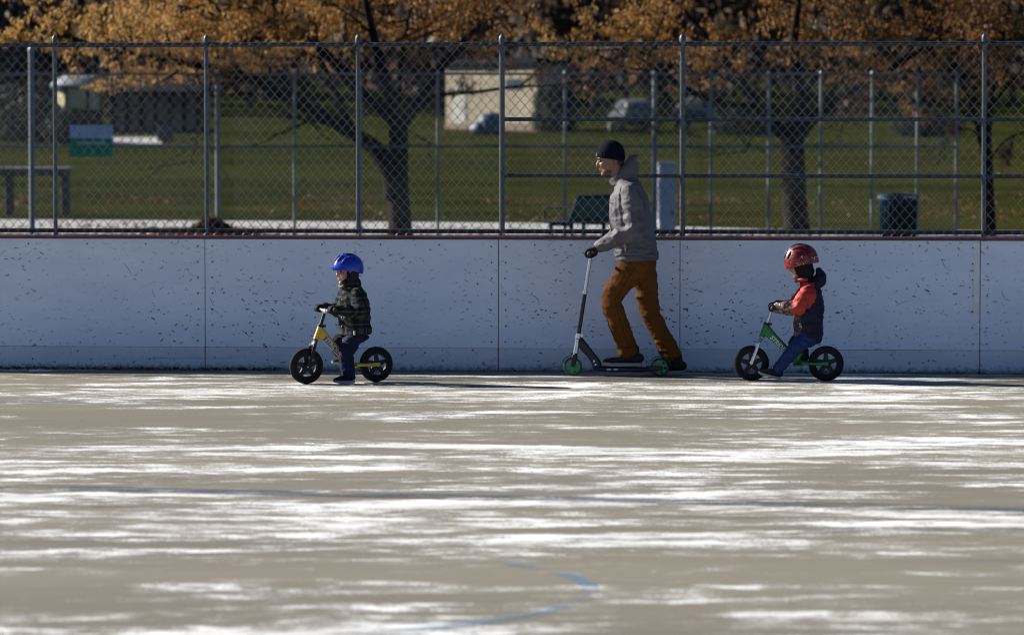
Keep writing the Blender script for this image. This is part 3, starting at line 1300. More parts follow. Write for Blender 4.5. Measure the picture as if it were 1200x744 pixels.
sb.tube([bk(.02) + Vector((-L / 2, 0, 0)), bk(.02) + Vector((L / 2, 0, 0))], .024, 8)
sb.build('backrest', M_TEAL, bench)
ab = MB()
for s in (-1, 1):
    ab = MB()
    ab.tube([(s * L / 2, -.44, .46), (s * L / 2, -.45, .64), (s * L / 2, -.36, .68), (s * L / 2, .04, .68)], .018, 8)
    ab.build('armrest', M_TEAL, bench)

# litter bin
binp = empty('litter_bin', (P(1053, 140, 71.0).x, 71.0, -.03))
tag(binp, 'round dark teal slatted litter bin beside the broad tree trunk', 'bin')
mb = MB()
mb.lathe([(.25, .06), (.27, .06), (.30, .76), (.28, .76)], (0, 0, 0), Vector((0, 0, 1)), 28, True)
mb.lathe([(.24, .04), (.27, .055)], (0, 0, 0), Vector((0, 0, 1)), 28, False)
mb.build('liner', mat('bin_liner', (.012, .014, .016), .6), binp, True, autos=40)
M_BINT = mat('bin_teal', (0.010, 0.036, 0.058), 0.4, 0.1, .2, 10)
for k in range(26):
    a = 2 * math.pi * k / 26
    sb = MB()
    e = Vector((math.cos(a), math.sin(a), 0))
    sb.tube([e * .285 + Vector((0, 0, .05)), e * .312 + Vector((0, 0, .70)), e * .335 + Vector((0, 0, .79))], .021, 5)
    sb.build('slat', M_BINT, binp, True)
for z, r in ((.06, .30), (.74, .335), (.80, .345)):
    sb = MB()
    sb.lathe([(r - .025, z - .02), (r + .012, z - .02), (r + .012, z + .02), (r - .025, z + .02)], (0, 0, 0), Vector((0, 0, 1)), 28, True)
    sb.build('hoop', M_BINT, binp, True, autos=40)

# white utility cabinet
ub = empty('utility_cabinet', (P(781, 140, 74.9).x, 74.9, -.02), R(6))
tag(ub, 'narrow white utility cabinet standing behind the man next to a pale post', 'cabinet')
M_WHITE = mat('white_paint', (.44, .47, .52), .5, 0, .1, 4)
mb = MB()
mb.box((0, 0, .66), (.30, .26, 1.20), None, .012)
mb.build('housing', M_WHITE, ub)
mb = MB()
mb.box((0, 0, 1.285), (.34, .30, .05), None, .012)
mb.build('lid', M_WHITE, ub)
mb = MB()
mb.box((0, -.134, .66), (.25, .012, 1.08), None, .004)
dd = mb.build('door', M_WHITE, ub)
mb = MB()
mb.box((.09, -.146, .40), (.05, .016, .06))
mb.build('latch', M_BOLT, dd)
mb = MB()
mb.box((0, 0, .035), (.36, .32, .07))
mb.build('plinth', m_path, ub)

# timber barrier at the left
tb = empty('timber_barrier', (P(40, 140, 91).x, 91, 0), R(-4))
tag(tb, 'low timber post and rail barrier on the grass near a lone steel post', 'barrier')
M_TIMD = mat('dark_timber', (.055, .045, .038), .9, 0, .3, 6, .4, .01)
for x in (-2.9, -1.55, -.55, .68):
    mb = MB()
    mb.box((x, 0, .48), (.17, .17, .98), None, .015)
    mb.build('post', M_TIMD, tb)
mb = MB()
mb.box((-1.15, -.12, .90), (3.9, .07, .16), None, .012)
mb.build('rail', M_TIMD, tb)
mb = MB()
mb.box((-1.15, 0, .992), (3.96, .26, .045), None, .01)
mb.build('cap_board', mat('sunlit_timber', (.42, .36, .32), .85, 0, .3, 4), tb)  # pale colour paints in the sunlight on the barrier's top

# green and white notice board fixed to the rear fence
sg = empty('notice_board', (P(107, 140, F2D - .15).x, F2D - .15, 0))
tag(sg, 'green and white rectangular notice board fixed to the rear fence', 'sign')
zt, zm, zb = P(107, 147, F2D).z, P(107, 162, F2D).z, P(107, 184, F2D).z
mb = MB()
mb.box((0, .0, (zb + zm) / 2), (.76, .03, zm - zb))
mb.build('green_panel', mat('sign_green', (.012, .26, .12), .5, 0, .12, 4), sg)
mb = MB()
mb.box((0, .0, (zt + zm) / 2 + .002), (.76, .03, zt - zm))
mb.build('white_panel', mat('sign_white', (.46, .54, .70), .5, 0, .08, 4), sg)
mb = MB()
mb.box((0, -.02, zm - .09), (.5, .006, .05))
mb.build('print_band', mat('sign_print', (.35, .45, .45), .5), sg)
for x in (-.3, .3):
    mb = MB()
    mb.box((x, .055, zm), (.04, .08, .5))
    mb.build('bracket', M_BOLT, sg)

# black litter bin far out on the grass
y = 178.0
bx = empty('litter_bin', (XG(194, y), y, ground_z(y)))
tag(bx, 'black square litter bin far off by the lit footpath', 'bin')
M_BLK = mat('black_paint', (.012, .014, .02), .5)
mb = MB()
mb.box((0, 0, .42), (.66, .66, .78), None, .03)
mb.build('housing', M_BLK, bx)
mb = MB()
mb.prism([Vector((-.38, -.38, .82)), Vector((.38, -.38, .82)), Vector((.38, -.30, .95)), Vector((-.38, -.30, .95))], (0, .68, 0))
mb.build('hood', M_BLK, bx)
mb = MB()
mb.box((0, -.335, .62), (.4, .02, .16))
mb.build('opening', M_BOLT, bx)

# hexagonal booth with pale roof
y = 190.0
bo = empty('park_booth', (XG(92, y), y, ground_z(y)), R(-28))
tag(bo, 'small hexagonal booth with pale domed roof and cream panel', 'booth')
M_DK = mat('dark_cladding', (.014, .015, .018), .95, spec=.05)
M_CREAM = mat('cream_panel', (.38, .34, .17), .7, 0, .1, 2)
rad = .98
for k in range(6):
    a = math.pi / 3 * k
    n = Vector((math.cos(a), math.sin(a), 0))
    rot = Matrix.Rotation(a, 3, 'Z')
    mb = MB()
    mb.box(n * rad * .866 + Vector((0, 0, .6)), (.08, rad * .98, 1.2), rot)
    mb.build('wall_panel', M_DK, bo)
    mb = MB()
    mb.box(n * rad * .866 + Vector((0, 0, 1.68)), (.05, rad * .86, .92), rot)
    mb.build('window_panel', M_CREAM, bo)
    mb = MB()
    e = Vector((math.cos(a + math.pi / 6), math.sin(a + math.pi / 6), 0)) * rad
    mb.box(e + Vector((0, 0, 1.15)), (.14, .14, 2.3), rot)
    mb.build('corner_post', M_DK, bo)
mb = MB()
mb.lathe([(1.25, 2.22), (1.28, 2.34), (1.02, 2.58), (.6, 2.78), (.15, 2.87)], (0, 0, 0), Vector((0, 0, 1)), 18, False)
mb.build('roof', mat('pale_roof', (.20, .22, .23), .6), bo, True, autos=40)

# long open shelter with dark columns
y = 198.0
sh = empty('picnic_shelter', (XG(176, y), y, ground_z(y)), R(-12))
tag(sh, 'long low open shelter with dark columns and pale back wall', 'shelter')
Ls = 4.9
mb = MB()
mb.box((0, 1.6, 1.0), (Ls, .12, 2.0))
mb.build('back_wall', mat('tan_wall', (.26, .22, .15), .85, 0, .25, 1.2), sh)
for k in range(8):
    mb = MB()
    mb.box((-Ls / 2 + Ls * k / 7, -.2, 1.0), (.24, .24, 2.0))
    mb.build('column', M_DK, sh)
mb = MB()
mb.prism([Vector((-Ls / 2 - .3, -.8, 1.95)), Vector((-Ls / 2 - .3, .8, 2.7)), Vector((-Ls / 2 - .3, 2.1, 1.95)), Vector((-Ls / 2 - .3, 2.1, 1.85)), Vector((-Ls / 2 - .3, -.8, 1.80))], (Ls + .6, 0, 0))
mb.build('roof', M_DK, sh)
mb = MB()
mb.box((0, .6, .02), (Ls + .4, 2.9, .28))
mb.build('floor_slab', M_DK, sh)

# cream building catching the sun
y = 205.0
hb = empty('park_building', (XG(566, y), y, ground_z(y) - .1), R(-50))
tag(hb, 'plain cream walled park building with flat dark roof behind the large tree', 'building')
M_CW = mat('cream_wall', (.24, .20, .13), .85, 0, .12, .8, .2, .01)
mb = MB()
mb.box((0, 1.5, 1.65), (7.0, 2.0, 3.3))
mb.build('wall', M_CW, hb)
mb = MB()
mb.box((0, 1.5, 3.45), (7.6, 2.6, .30))
mb.build('roof', M_DK, hb)
mb = MB()
mb.box((0, .47, .2), (7.02, .08, .4))
mb.build('plinth', mat('brown_plinth', (.16, .11, .08), .9), hb)
mb = MB()
mb.box((-2.4, .48, 1.25), (1.0, .06, 2.1))
d_ = mb.build('door', mat('grey_door', (.30, .28, .25), .6), hb)
mb = MB()
mb.box((-2.05, .43, 1.2), (.05, .06, .16))
mb.build('handle', M_BOLT, d_)
mb = MB()
mb.box((1.8, .48, 2.3), (1.2, .05, .5))
wn_ = mb.build('window', mat('dark_glass', (.03, .035, .04), .1), hb)

# blue tarpaulin heap in front of it
y = 196.0
ta = MB()
ta.ell((0, 0, .30), (.62, .5, .62))
ta.ell((.25, .1, .55), (.35, .35, .45))
ta.ell((-.4, -.1, .2), (.5, .4, .35))
te = empty('tarpaulin_heap', (XG(573, y), y, ground_z(y)))
tag(te, 'blue tarpaulin heap on the grass before the cream building', 'tarpaulin')
blob('cover', ta, mat('blue_tarpaulin', (.035, .06, .10), .5, 0, .2, 3), te, .05, 3, lambda p, n: .05 * ridge(p, 3, 3, 1.5))
rb = MB()
rb.lathe([(.62, .03), (.66, .03), (.66, .07), (.62, .07)], (0, 0, 0), Vector((0, 0, 1)), 24, True)
rb.build('rope', M_BOLT, te)


def car(px, y, col, label, rz):
    e = empty('parked_car', (XG(px, y), y, ground_z(y)), rz)
    tag(e, label, 'car', 'cars parked across the park')
    # local: length along y, rear towards -y
    prof = [(-2.1, .35, .95, .80), (-2.05, .30, 1.0, .86), (-1.2, .28, 1.05, .88), (1.0, .28, 1.02, .88), (1.9, .30, .86, .84), (2.1, .36, .70, .76)]
    b = MB()
    b.loft([(Vector((0, yy, (z0 + z1) / 2)), (z1 - z0) / 2, hw) for yy, z0, z1, hw in prof], 20, 'flat', Vector((1, 0, 0)), 3, .45)
    cm = mat('car_paint_' + label.split()[0], col, .3, .1, .05, 1)
    b.build('body', cm, e, True, autos=50)
    c = MB()
    c.loft([(Vector((0, yy, (.95 + z1) / 2)), (z1 - .95) / 2, hw) for yy, z1, hw in ((-1.9, 1.05, .74), (-1.5, 1.50, .66), (-.3, 1.56, .68), (.6, 1.48, .66), (1.2, 1.02, .74))], 20, 'flat', Vector((1, 0, 0)), 3, .45)
    c.build('cabin', cm, e, True, autos=50)
    g = MB()
    g.prism([Vector((-.56, -1.83, 1.10)), Vector((.56, -1.83, 1.10)), Vector((.48, -1.60, 1.42)), Vector((-.48, -1.60, 1.42))], (0, .02, 0))
    g.build('rear_window', MATS['dark_glass'], e)
    for s in (-1, 1):
        g = MB()
        g.box((s * .70, -2.09, .80), (.22, .06, .16), None, .02)
        g.build('tail_light', mat('tail_light_red', (.5, .02, .015), .3), e)
        for yy in (-1.3, 1.3):
            g = MB()
            g.lathe([(.32, -.1), (.34, -.05), (.34, .05), (.32, .1)], (s * .78, yy, .34), Vector((1, 0, 0)), 18, False)
            wh = g.build('wheel', mat('tyre_rubber', (.02, .02, .02), .8), e, True, autos=40)
            g = MB()
            g.lathe([(.2, -.105), (.2, .105)], (s * .78, yy, .34), Vector((1, 0, 0)), 14, False)
            g.build('rim', m_dull, wh)
    g = MB()
    g.box((0, -2.12, .50), (1.5, .08, .2), None, .03)
    g.build('bumper', M_BLK, e)
    return e


car(741, 200, (.09, .09, .095), 'pale parked car seen from behind beyond the man', R(10))
car(818, 208, (.06, .06, .06), 'grey parked car next to a dark bush', R(-14))
# ------------------------------------------------------------------ things that roll
Y_ = Vector((0, 1, 0))
M_TYRE = mat('foam_tyre', (.010, .010, .011), .8, 0, .2, 30, .15, .002, spec=.2)
M_PLAST = mat('black_plastic', (.008, .008, .009), .5, 0, .2, 20, spec=.3)
M_CHROME = mat('brushed_alloy', (.55, .55, .56), .3, .9, .1, 20)
M_GRIP = mat('rubber_grip', (.02, .02, .022), .8)


def text_mesh(body, size, m, parent, origin, xdir, ydir, shear=.25, bold=.0):
    cu = bpy.data.curves.new('lettering', 'FONT')
    cu.body = body
    cu.size = size
    cu.shear = shear
    cu.offset = bold
    cu.extrude = .0006
    tmp = bpy.data.objects.new('tmp', cu)
    COL.objects.link(tmp)
    dg = bpy.context.evaluated_depsgraph_get()
    me = bpy.data.meshes.new_from_object(tmp.evaluated_get(dg))
    bpy.data.objects.remove(tmp)
    bpy.data.curves.remove(cu)
    x = Vector(xdir).normalized()
    z = x.cross(Vector(ydir)).normalized()
    y = z.cross(x)
    M = Matrix((x, y, z)).transposed().to_4x4()
    M.translation = Vector(origin)
    me.transform(M)
    me.materials.clear()
    me.name = 'lettering'
    return link('lettering', me, m, parent)


def mag_wheel(parent, c, r, wid, n, m_rim, m_tyre, tr=.36, hubr=.15, spw=.2):
    """spoked wheel: rim part with tyre and axle as sub-parts"""
    c = Vector(c)
    b = MB()
    ri = r * (1 - tr)
    b.lathe([(ri * .93, -wid * .42), (ri * 1.05, -wid * .42), (ri * 1.05, wid * .42), (ri * .93, wid * .42)], c, Y_, 40, True)
    b.lathe([(r * hubr * 1.1, -wid * .5), (r * hubr * 1.1, wid * .5)], c, Y_, 18, False)
    for k in range(n):
        a = 2 * math.pi * k / n + .35
        e = Vector((math.cos(a), 0, math.sin(a)))
        s = Vector((-math.sin(a), 0, math.cos(a)))
        r0, r1 = r * hubr * .7, ri * .98
        w0, w1 = r * spw * .55, r * spw * .34
        i = len(b.v)
        for yy in (-wid * .26, wid * .26):
            b.v += [c + e * r0 + s * w0 + Y_ * yy, c + e * r0 - s * w0 + Y_ * yy, c + e * r1 - s * w1 + Y_ * yy, c + e * r1 + s * w1 + Y_ * yy]
        for q in ((3, 2, 1, 0), (4, 5, 6, 7), (0, 1, 5, 4), (1, 2, 6, 5), (2, 3, 7, 6), (3, 0, 4, 7)):
            b.f.append(tuple(i + k2 for k2 in q))
    wh = b.build('wheel', m_rim, parent, True, autos=35)
    t = MB()
    tw = wid * .5
    t.lathe([(ri * 1.0, -tw * .85), (ri + (r - ri) * .45, -tw * 1.05), (ri + (r - ri) * .82, -tw * .8), (r, -tw * .3), (r, tw * .3), (ri + (r - ri) * .82, tw * .8), (ri + (r - ri) * .45, tw * 1.05), (ri * 1.0, tw * .85)], c, Y_, 48, True)
    t.build('tyre', m_tyre, wh, True, autos=50)
    x = MB()
    x.lathe([(r * .075, -wid * .95), (r * .075, wid * .95)], c, Y_, 10, False)
    x.build('axle', M_CHROME, wh, True, autos=35)
    return wh


BAR = Vector((-.134, 0, .566))
BARW = .185


def balance_bike(loc, rz, paint, stem_m, label, decal=None):
    e = empty('balance_bike', loc, rz)
    tag(e, label, 'bicycle', 'balance bikes of the two children')
    FA, RA_ = Vector((-.2926, 0, .1385)), Vector((.2926, 0, .1385))
    WR = .1385
    mag_wheel(e, FA, WR, .046, 5, M_PLAST, M_TYRE, .38, .15, .30)
    mag_wheel(e, RA_, WR, .046, 5, M_PLAST, M_TYRE, .38, .15, .30)
    # frame: deep flattened main beam, head gusset, stays
    f = MB()
    h0, h1 = Vector((-.176, 0, .440)), Vector((-.213, 0, .345))
    f.loft([(h0, .021), (h1, .021)], 14, 'flat', Y_, 1)
    f.loft([(Vector((-.182, 0, .400)), .047, .016), (Vector((-.140, 0, .362)), .036, .018), (Vector((-.085, 0, .308)), .030, .019), (Vector((-.01, 0, .232)), .028, .019), (Vector((.045, 0, .178)), .026, .019), (Vector((.078, 0, .150)), .022, .018)], 16, 'round', Y_, 3, .7)
    for s in (-1, 1):
        f.loft([(Vector((.065, s * .012, .150)), .014, .010), (Vector((.12, s * .040, .142)), .013, .009), (Vector((.19, s * .047, .138)), .012, .007), (Vector((.305, s * .047, .1385)), .017, .005)], 10, 'round', Y_, 3)
    f.loft([(Vector((.060, 0, .160)), .022), (Vector((.085, 0, .215)), .019), (Vector((.105, 0, .262)), .018)], 12, 'flat', Y_, 2)
    blobm = f.build('frame', paint, e, True, autos=50)
    # fork
    k = MB()
    k.loft([(Vector((-.222, 0, .325)), .018, .048), (Vector((-.238, 0, .300)), .017, .050)], 12, 'round', Y_, 1)
    for s in (-1, 1):
        k.loft([(Vector((-.236, s * .044, .302)), .014, .009), (Vector((-.262, s * .046, .22)), .013, .008), (Vector((-.2926, s * .046, .1385)), .015, .006)], 10, 'round', Y_, 3)
    k.loft([(Vector((-.208, 0, .352)), .017), (Vector((-.224, 0, .318)), .017)], 12, 'flat', Y_, 1)
    k.build('fork', stem_m if stem_m is M_CHROME else M_PLAST, e, True, autos=50)
    # stem and bar
    s_ = MB()
    s_.loft([(Vector((-.178, 0, .436)), .0135), (Vector((-.136, 0, .560)), .0135)], 12, 'flat', Y_, 1)
    st = s_.build('stem', stem_m, e, True, autos=50)
    c = MB()
    c.loft([(Vector((-.1775, 0, .437)), .024), (Vector((-.171, 0, .457)), .024)], 14, 'flat', Y_, 1)
    c.box(Vector((-.150, 0, .447)), (.035, .03, .018))
    c.build('clamp', M_PLAST, st, True, autos=40)
    hb_ = MB()
    hb_.loft([(BAR + Vector((.006, -BARW, .012)), .0115), (BAR + Vector((0, -.07, .004)), .0115), (BAR + Vector((0, -.03, -.004)), .0115), (BAR + Vector((0, .03, -.004)), .0115), (BAR + Vector((0, .07, .004)), .0115), (BAR + Vector((.006, BARW, .012)), .0115)], 10, 'flat', Vector((1, 0, 0)), 3)
    hb_.loft([(BAR + Vector((0, -.022, -.004)), .022), (BAR + Vector((0, .022, -.004)), .022)], 12, 'round', Vector((1, 0, 0)), 1)
    hb_.build('handlebar', M_CHROME, e, True, autos=50)
    for s in (-1, 1):
        g = MB()
        g.loft([(BAR + Vector((.003, s * .085, .006)), .0145), (BAR + Vector((.006, s * BARW, .012)), .0145), (BAR + Vector((.0062, s * (BARW + .006), .0125)), .019)], 12, 'round', Vector((1, 0, 0)), 1)
        g.build('grip', M_GRIP, e, True, autos=50)
    # saddle
    p = MB()
    p.loft([(Vector((.102, 0, .255)), .0125), (Vector((.122, 0, .318)), .0125)], 10, 'flat', Y_, 1)
    p.build('seat_post', M_PLAST, e, True, autos=50)
    q = MB()
    q.loft([(Vector((.022, 0, .328)), .013, .022), (Vector((.065, 0, .330)), .017, .032), (Vector((.12, 0, .333)), .020, .050), (Vector((.175, 0, .342)), .024, .066), (Vector((.205, 0, .352)), .022, .056)], 16, 'round', Y_, 3)
    q.build('saddle', M_PLAST, e, True, autos=60)
    # foot rest plate
    r_ = MB()
    r_.box((.075, 0, .127), (.085, .135, .014), None, .005)
    r_.box((.112, 0, .139), (.016, .13, .026), None, .005)
    r_.build('footrest', paint, e)
    for s in (-1,):
        xd = Vector((.048 + .140, 0, .178 - .362)).normalized()
        zd = Vector((-xd.z, 0, xd.x))
        if zd.z < 0:
            zd = -zd
        org = Vector((-.140, s * .0215, .352)) - zd * .017 + xd * .002
        if decal:
            db = MB()
            db.prism([org - xd * .006 - zd * .006, org + xd * .19 - zd * .006, org + xd * .19 + zd * .034, org - xd * .006 + zd * .034], (0, .002, 0))
            db.build('decal_panel', decal, e)
        text_mesh('STRIDER', .046, mat('white_print', (.62, .62, .63), .5, 0, .03), e, org + Vector((0, -.0022, 0)), xd, zd, .2, .0010)
    return e


M_YEL = mat('yellow_paint', (.55, .35, .014), .35, 0, .08, 6)
M_GRN = mat('green_paint', (.008, .14, .030), .35, 0, .1, 6)
K1 = G(400, 448.6)
K1Z = R(24)
bike1 = balance_bike(K1, K1Z, M_YEL, M_PLAST, 'yellow balance bike with black wheels under the child in plaid', mat('decal_violet', (.05, .04, .16), .4))
K2 = G(924.2, 446.3)
K2Z = R(-3)
bike2 = balance_bike(K2, K2Z, M_GRN, M_CHROME, 'green balance bike with black wheels under the child in red helmet', None)

# --- kick scooter (local origin: ground midway between the wheels)
MS = G(722, 440.6)
MSZ = R(-4.7)
sc_ = empty('kick_scooter', MS, MSZ)
tag(sc_, 'black kick scooter with green wheels ridden by the man', 'scooter')
M_GW = mat('green_wheel', (.022, .26, .065), .4, 0, .12, 30)
M_STY = mat('dark_urethane', (.03, .05, .035), .5, 0, .15, 30)
M_SBLK = mat('scooter_black', (.012, .013, .016), .35, .3, .2, 12)
FW, RW = Vector((-.347, 0, .075)), Vector((.351, 0, .0735))
mag_wheel(sc_, FW, .075, .030, 6, M_GW, M_STY, .24, .26, .42)
mag_wheel(sc_, RW, .0735, .030, 6, M_GW, M_STY, .24, .26, .42)
d = MB()
d.loft([(Vector((-.165, 0, .062)), .016, .045), (Vector((-.12, 0, .058)), .020, .062), (Vector((.20, 0, .056)), .020, .062), (Vector((.265, 0, .058)), .018, .05)], 20, 'flat', Y_, 2, .45)
for s in (-1, 1):
    d.box((.305, s * .030, .066), (.13, .010, .034), None, .003)
dk = d.build('deck', M_SBLK, sc_, True, autos=40)
t_ = MB()
t_.box((.02, 0, .0785), (.30, .105, .004))
t_.build('grip_tape', mat('grip_tape', (.02, .02, .02), .95, 0, .3, 200, .4, .002), dk)
for x in (-.055, .0):
    t_ = MB()
    t_.box((x, -.0625, .056), (.032, .003, .014))
    t_.build('side_mark', M_WHITE, dk)
nk = MB()
nk.loft([(Vector((-.290, 0, .285)), .030, .019), (Vector((-.262, 0, .240)), .036, .019), (Vector((-.200, 0, .165)), .033, .019), (Vector((-.158, 0, .105)), .037, .020), (Vector((-.150, 0, .068)), .034, .022)], 18, 'round', Y_, 3, .6)
neck = nk.build('neck', M_SBLK, sc_, True, autos=40)
for x, z in ((-.176, .120), (-.163, .092)):
    rv = MB()
    rv.lathe([(.008, -.026), (.008, .026)], (x, 0, z), Y_, 10, False)
    rv.build('rivet', M_CHROME, neck, True, autos=40)
# fork
fk = MB()
fk.loft([(Vector((-.327, 0, .172)), .018, .028), (Vector((-.333, 0, .150)), .016, .030)], 12, 'round', Y_, 1)
for s in (-1, 1):
    fk.loft([(Vector((-.330, s * .024, .165)), .018, .006), (Vector((-.338, s * .024, .12)), .019, .006), (FW + Vector((0, s * .024, 0)), .015, .006)], 12, 'round', Y_, 2)
fk.build('fork', M_SBLK, sc_, True, autos=40)
fm = MB()
for k in range(7):
    a0 = R(60 + 14 * k)
    a1 = R(60 + 14 * (k + 1))
    fm.box(FW + Vector((math.cos((a0 + a1) / 2), 0, math.sin((a0 + a1) / 2))) * .088, (.006, .036, .024), Matrix.Rotation(-(a0 + a1) / 2, 3, 'Y'))
fm.build('front_guard', M_SBLK, sc_)
C0, C1, C2 = Vector((-.327, 0, .170)), Vector((-.249, 0, .670)), Vector((-.205, 0, .955))
hd = MB()
hd.loft([(C0 + (C1 - C0) * .02, .020), (C0 + (C1 - C0) * .25, .020)], 14, 'flat', Y_, 1)
hd.build('head_tube', M_CHROME, sc_, True, autos=40)
lo_ = MB()
lo_.loft([(C0 + (C1 - C0) * .25, .0165), (C1, .0165)], 14, 'flat', Y_, 1)
lo_.build('lower_column', M_SBLK, sc_, True, autos=40)
cl = MB()
cl.loft([(C0 + (C1 - C0) * .26, .023), (C0 + (C1 - C0) * .34, .023)], 14, 'flat', Y_, 1)
cl.box(C0 + (C1 - C0) * .31 + Vector((.026, 0, 0)), (.026, .03, .02))
cl.build('lower_clamp', M_CHROME, sc_, True, autos=40)
cl = MB()
cl.loft([(C1 - (C1 - C0) * .03, .021), (C1 + (C1 - C0) * .02, .021)], 14, 'flat', Y_, 1)
cl.build('upper_clamp', M_CHROME, sc_, True, autos=40)
up = MB()
up.loft([(C1, .0135), (C2, .0135)], 14, 'flat', Y_, 1)
up.build('upper_column', M_CHROME, sc_, True, autos=40)
SB = Vector((-.199, 0, .985))
hb2 = MB()
hb2.loft([(C2, .019), (SB, .019)], 12, 'flat', Y_, 1)
hb2.loft([(SB + Vector((0, -.24, 0)), .0125), (SB + Vector((0, .24, 0)), .0125)], 12, 'flat', Vector((1, 0, 0)), 1)
hb2.build('handlebar', M_SBLK, sc_, True, autos=40)
for s in (-1, 1):
    g = MB()
    g.loft([(SB + Vector((0, s * .115, 0)), .017), (SB + Vector((0, s * .235, 0)), .017), (SB + Vector((0, s * .245, 0)), .021)], 12, 'round', Vector((1, 0, 0)), 1)
    g.build('grip', M_GRIP, sc_, True, autos=40)
gd = MB()
for k in range(9):
    am = R(18 + 15 * k)
    gd.box(RW + Vector((math.cos(am), 0, math.sin(am))) * .0865, (.006, .046, .026), Matrix.Rotation(-am, 3, 'Y'))
gd.build('rear_brake_fender', M_SBLK, sc_)


# ------------------------------------------------------------------ people
def mat_skin(name, col, stubble=None):
    t = NT(name)
    v = t.coord()
    n = t.noise(v, 30, 4)
    c = t.mix(n, tuple(q * .85 for q in col), col)
    t.color(c)
    t.b.inputs['Roughness'].default_value = .5
    t.b.inputs['Subsurface Weight'].default_value = .12
    t.b.inputs['Subsurface Radius'].default_value = (.01, .004, .002)
    return t.m


M_SKIN = mat_skin('skin', (.26, .12, .072))
M_SKINK = mat_skin('child_skin', (.42, .23, .16))
M_EYE = mat('eye_dark', (.02, .015, .012), .15)
M_BROW = mat('brow_hair', (.05, .032, .02), .9)


def head_shapes(mb, H, k, child=False):
    """H(f, s, u): head-local to person-local, k scale"""
    def E(f, s, u, rf, rs, ru):
        mb.ell(H(f * k, s * k, u * k), (rf * k, rs * k, ru * k), HM[0])
    E(-.008, 0, .035, .098, .077, .088)
    E(.018, 0, -.018, .074, .066, .092)
    if child:
        E(.050, .030, -.045, .034, .032, .034)
        E(.050, -.030, -.045, .034, .032, .034)
    E(.040, 0, -.076, .046, .048, .036)
    E(.074, 0, -.100, .020, .024, .018)
    E(.074, 0, .030, .022, .052, .016)
    E(.086, 0, -.053, .012, .022, .0085)
    E(.083, 0, -.069, .012, .020, .0085)
    E(.062, .034, -.022, .026, .026, .024)
    E(.062, -.034, -.022, .026, .026, .024)
    E(-.010, .077, -.012, .020, .010, .032)
    E(-.010, -.077, -.012, .020, .010, .032)
    nl = .75 if child else 1.0
    mb.loft([(H(.082 * k, 0, .022 * k), .010 * k), (H((.082 + .014 * nl) * k, 0, .000), .011 * k), (H((.082 + .026 * nl) * k, 0, -.022 * k), .0135 * k), (H(.084 * k, 0, -.034 * k), .012 * k)], 10, 'round', Y_, 2)


HM = [None]


def face_bits(parent, H, k, M):
    for s in (-1, 1):
        b = MB()
        b.ell(H(.078 * k, s * .031 * k, .006 * k), (.0125 * k, .015 * k, .0085 * k), M)
        b.build('eye', M_EYE, parent, True)
        b = MB()
        b.loft([(H(.0945 * k, s * .016 * k, .026 * k), .0035 * k), (H(.093 * k, s * .032 * k, .030 * k), .004 * k), (H(.082 * k, s * .047 * k, .026 * k), .003 * k)], 6, 'round', Vector((0, 0, 1)), 2)
        b.build('eyebrow', M_BROW, parent, True)
    b = MB()
    b.loft([(H(.0955 * k, -.017 * k, -.061 * k), .0022 * k), (H(.0985 * k, 0, -.0605 * k), .0028 * k), (H(.0955 * k, .017 * k, -.061 * k), .0022 * k)], 6, 'round', Vector((0, 0, 1)), 2)
    b.build('mouth', mat('lip', (.28, .09, .08), .5), parent, True)


def grip_hand(mb, bar, axis, wrist, fr, br, palm_w):
    """gloved hand closed on a bar: palm, four fingers round the bar, thumb below"""
    bar, axis, wrist = Vector(bar), Vector(axis).normalized(), Vector(wrist)
    w_ = wrist - bar
    w_ = (w_ - axis * w_.dot(axis)).normalized()
    v = axis.cross(w_).normalized()
    if v.z < 0:
        v = -v
    Rr = br + fr

    def Q(deg, off, r=Rr):
        a = R(deg)
        return bar + axis * off + (w_ * math.cos(a) + v * math.sin(a)) * r
    mb.loft([(wrist, fr * 2.6, fr * 2.9), (wrist.lerp(Q(25, 0, Rr * 1.5), .55), fr * 1.9, palm_w * .92), (Q(42, 0, Rr * 1.25), fr * 1.35, palm_w), (Q(75, 0, Rr * 1.1), fr * 1.05, palm_w * .95)], 16, 'round', axis, 3)
    ends = (222, 246, 238, 212)
    for k in range(4):
        off = (k - 1.5) * palm_w * .56
        e = ends[k]
        mb.loft([(Q(62, off), fr * 1.12), (Q(105, off, Rr * 1.10), fr * 1.12), (Q(150, off, Rr * 1.12), fr * 1.02), (Q(190, off, Rr), fr * .96), (Q(e, off, Rr * .98), fr * .88)], 10, 'round', axis, 3)
    o = -palm_w * 1.15
    mb.loft([(wrist.lerp(Q(10, 0, Rr * 1.4), .6) + axis * o * .5, fr * 1.5), (Q(-15, o * .9, Rr * 1.2), fr * 1.25), (Q(-70, o, Rr * 1.05), fr * 1.1), (Q(-125, o * .95, Rr), fr * .95)], 10, 'round', axis, 3)


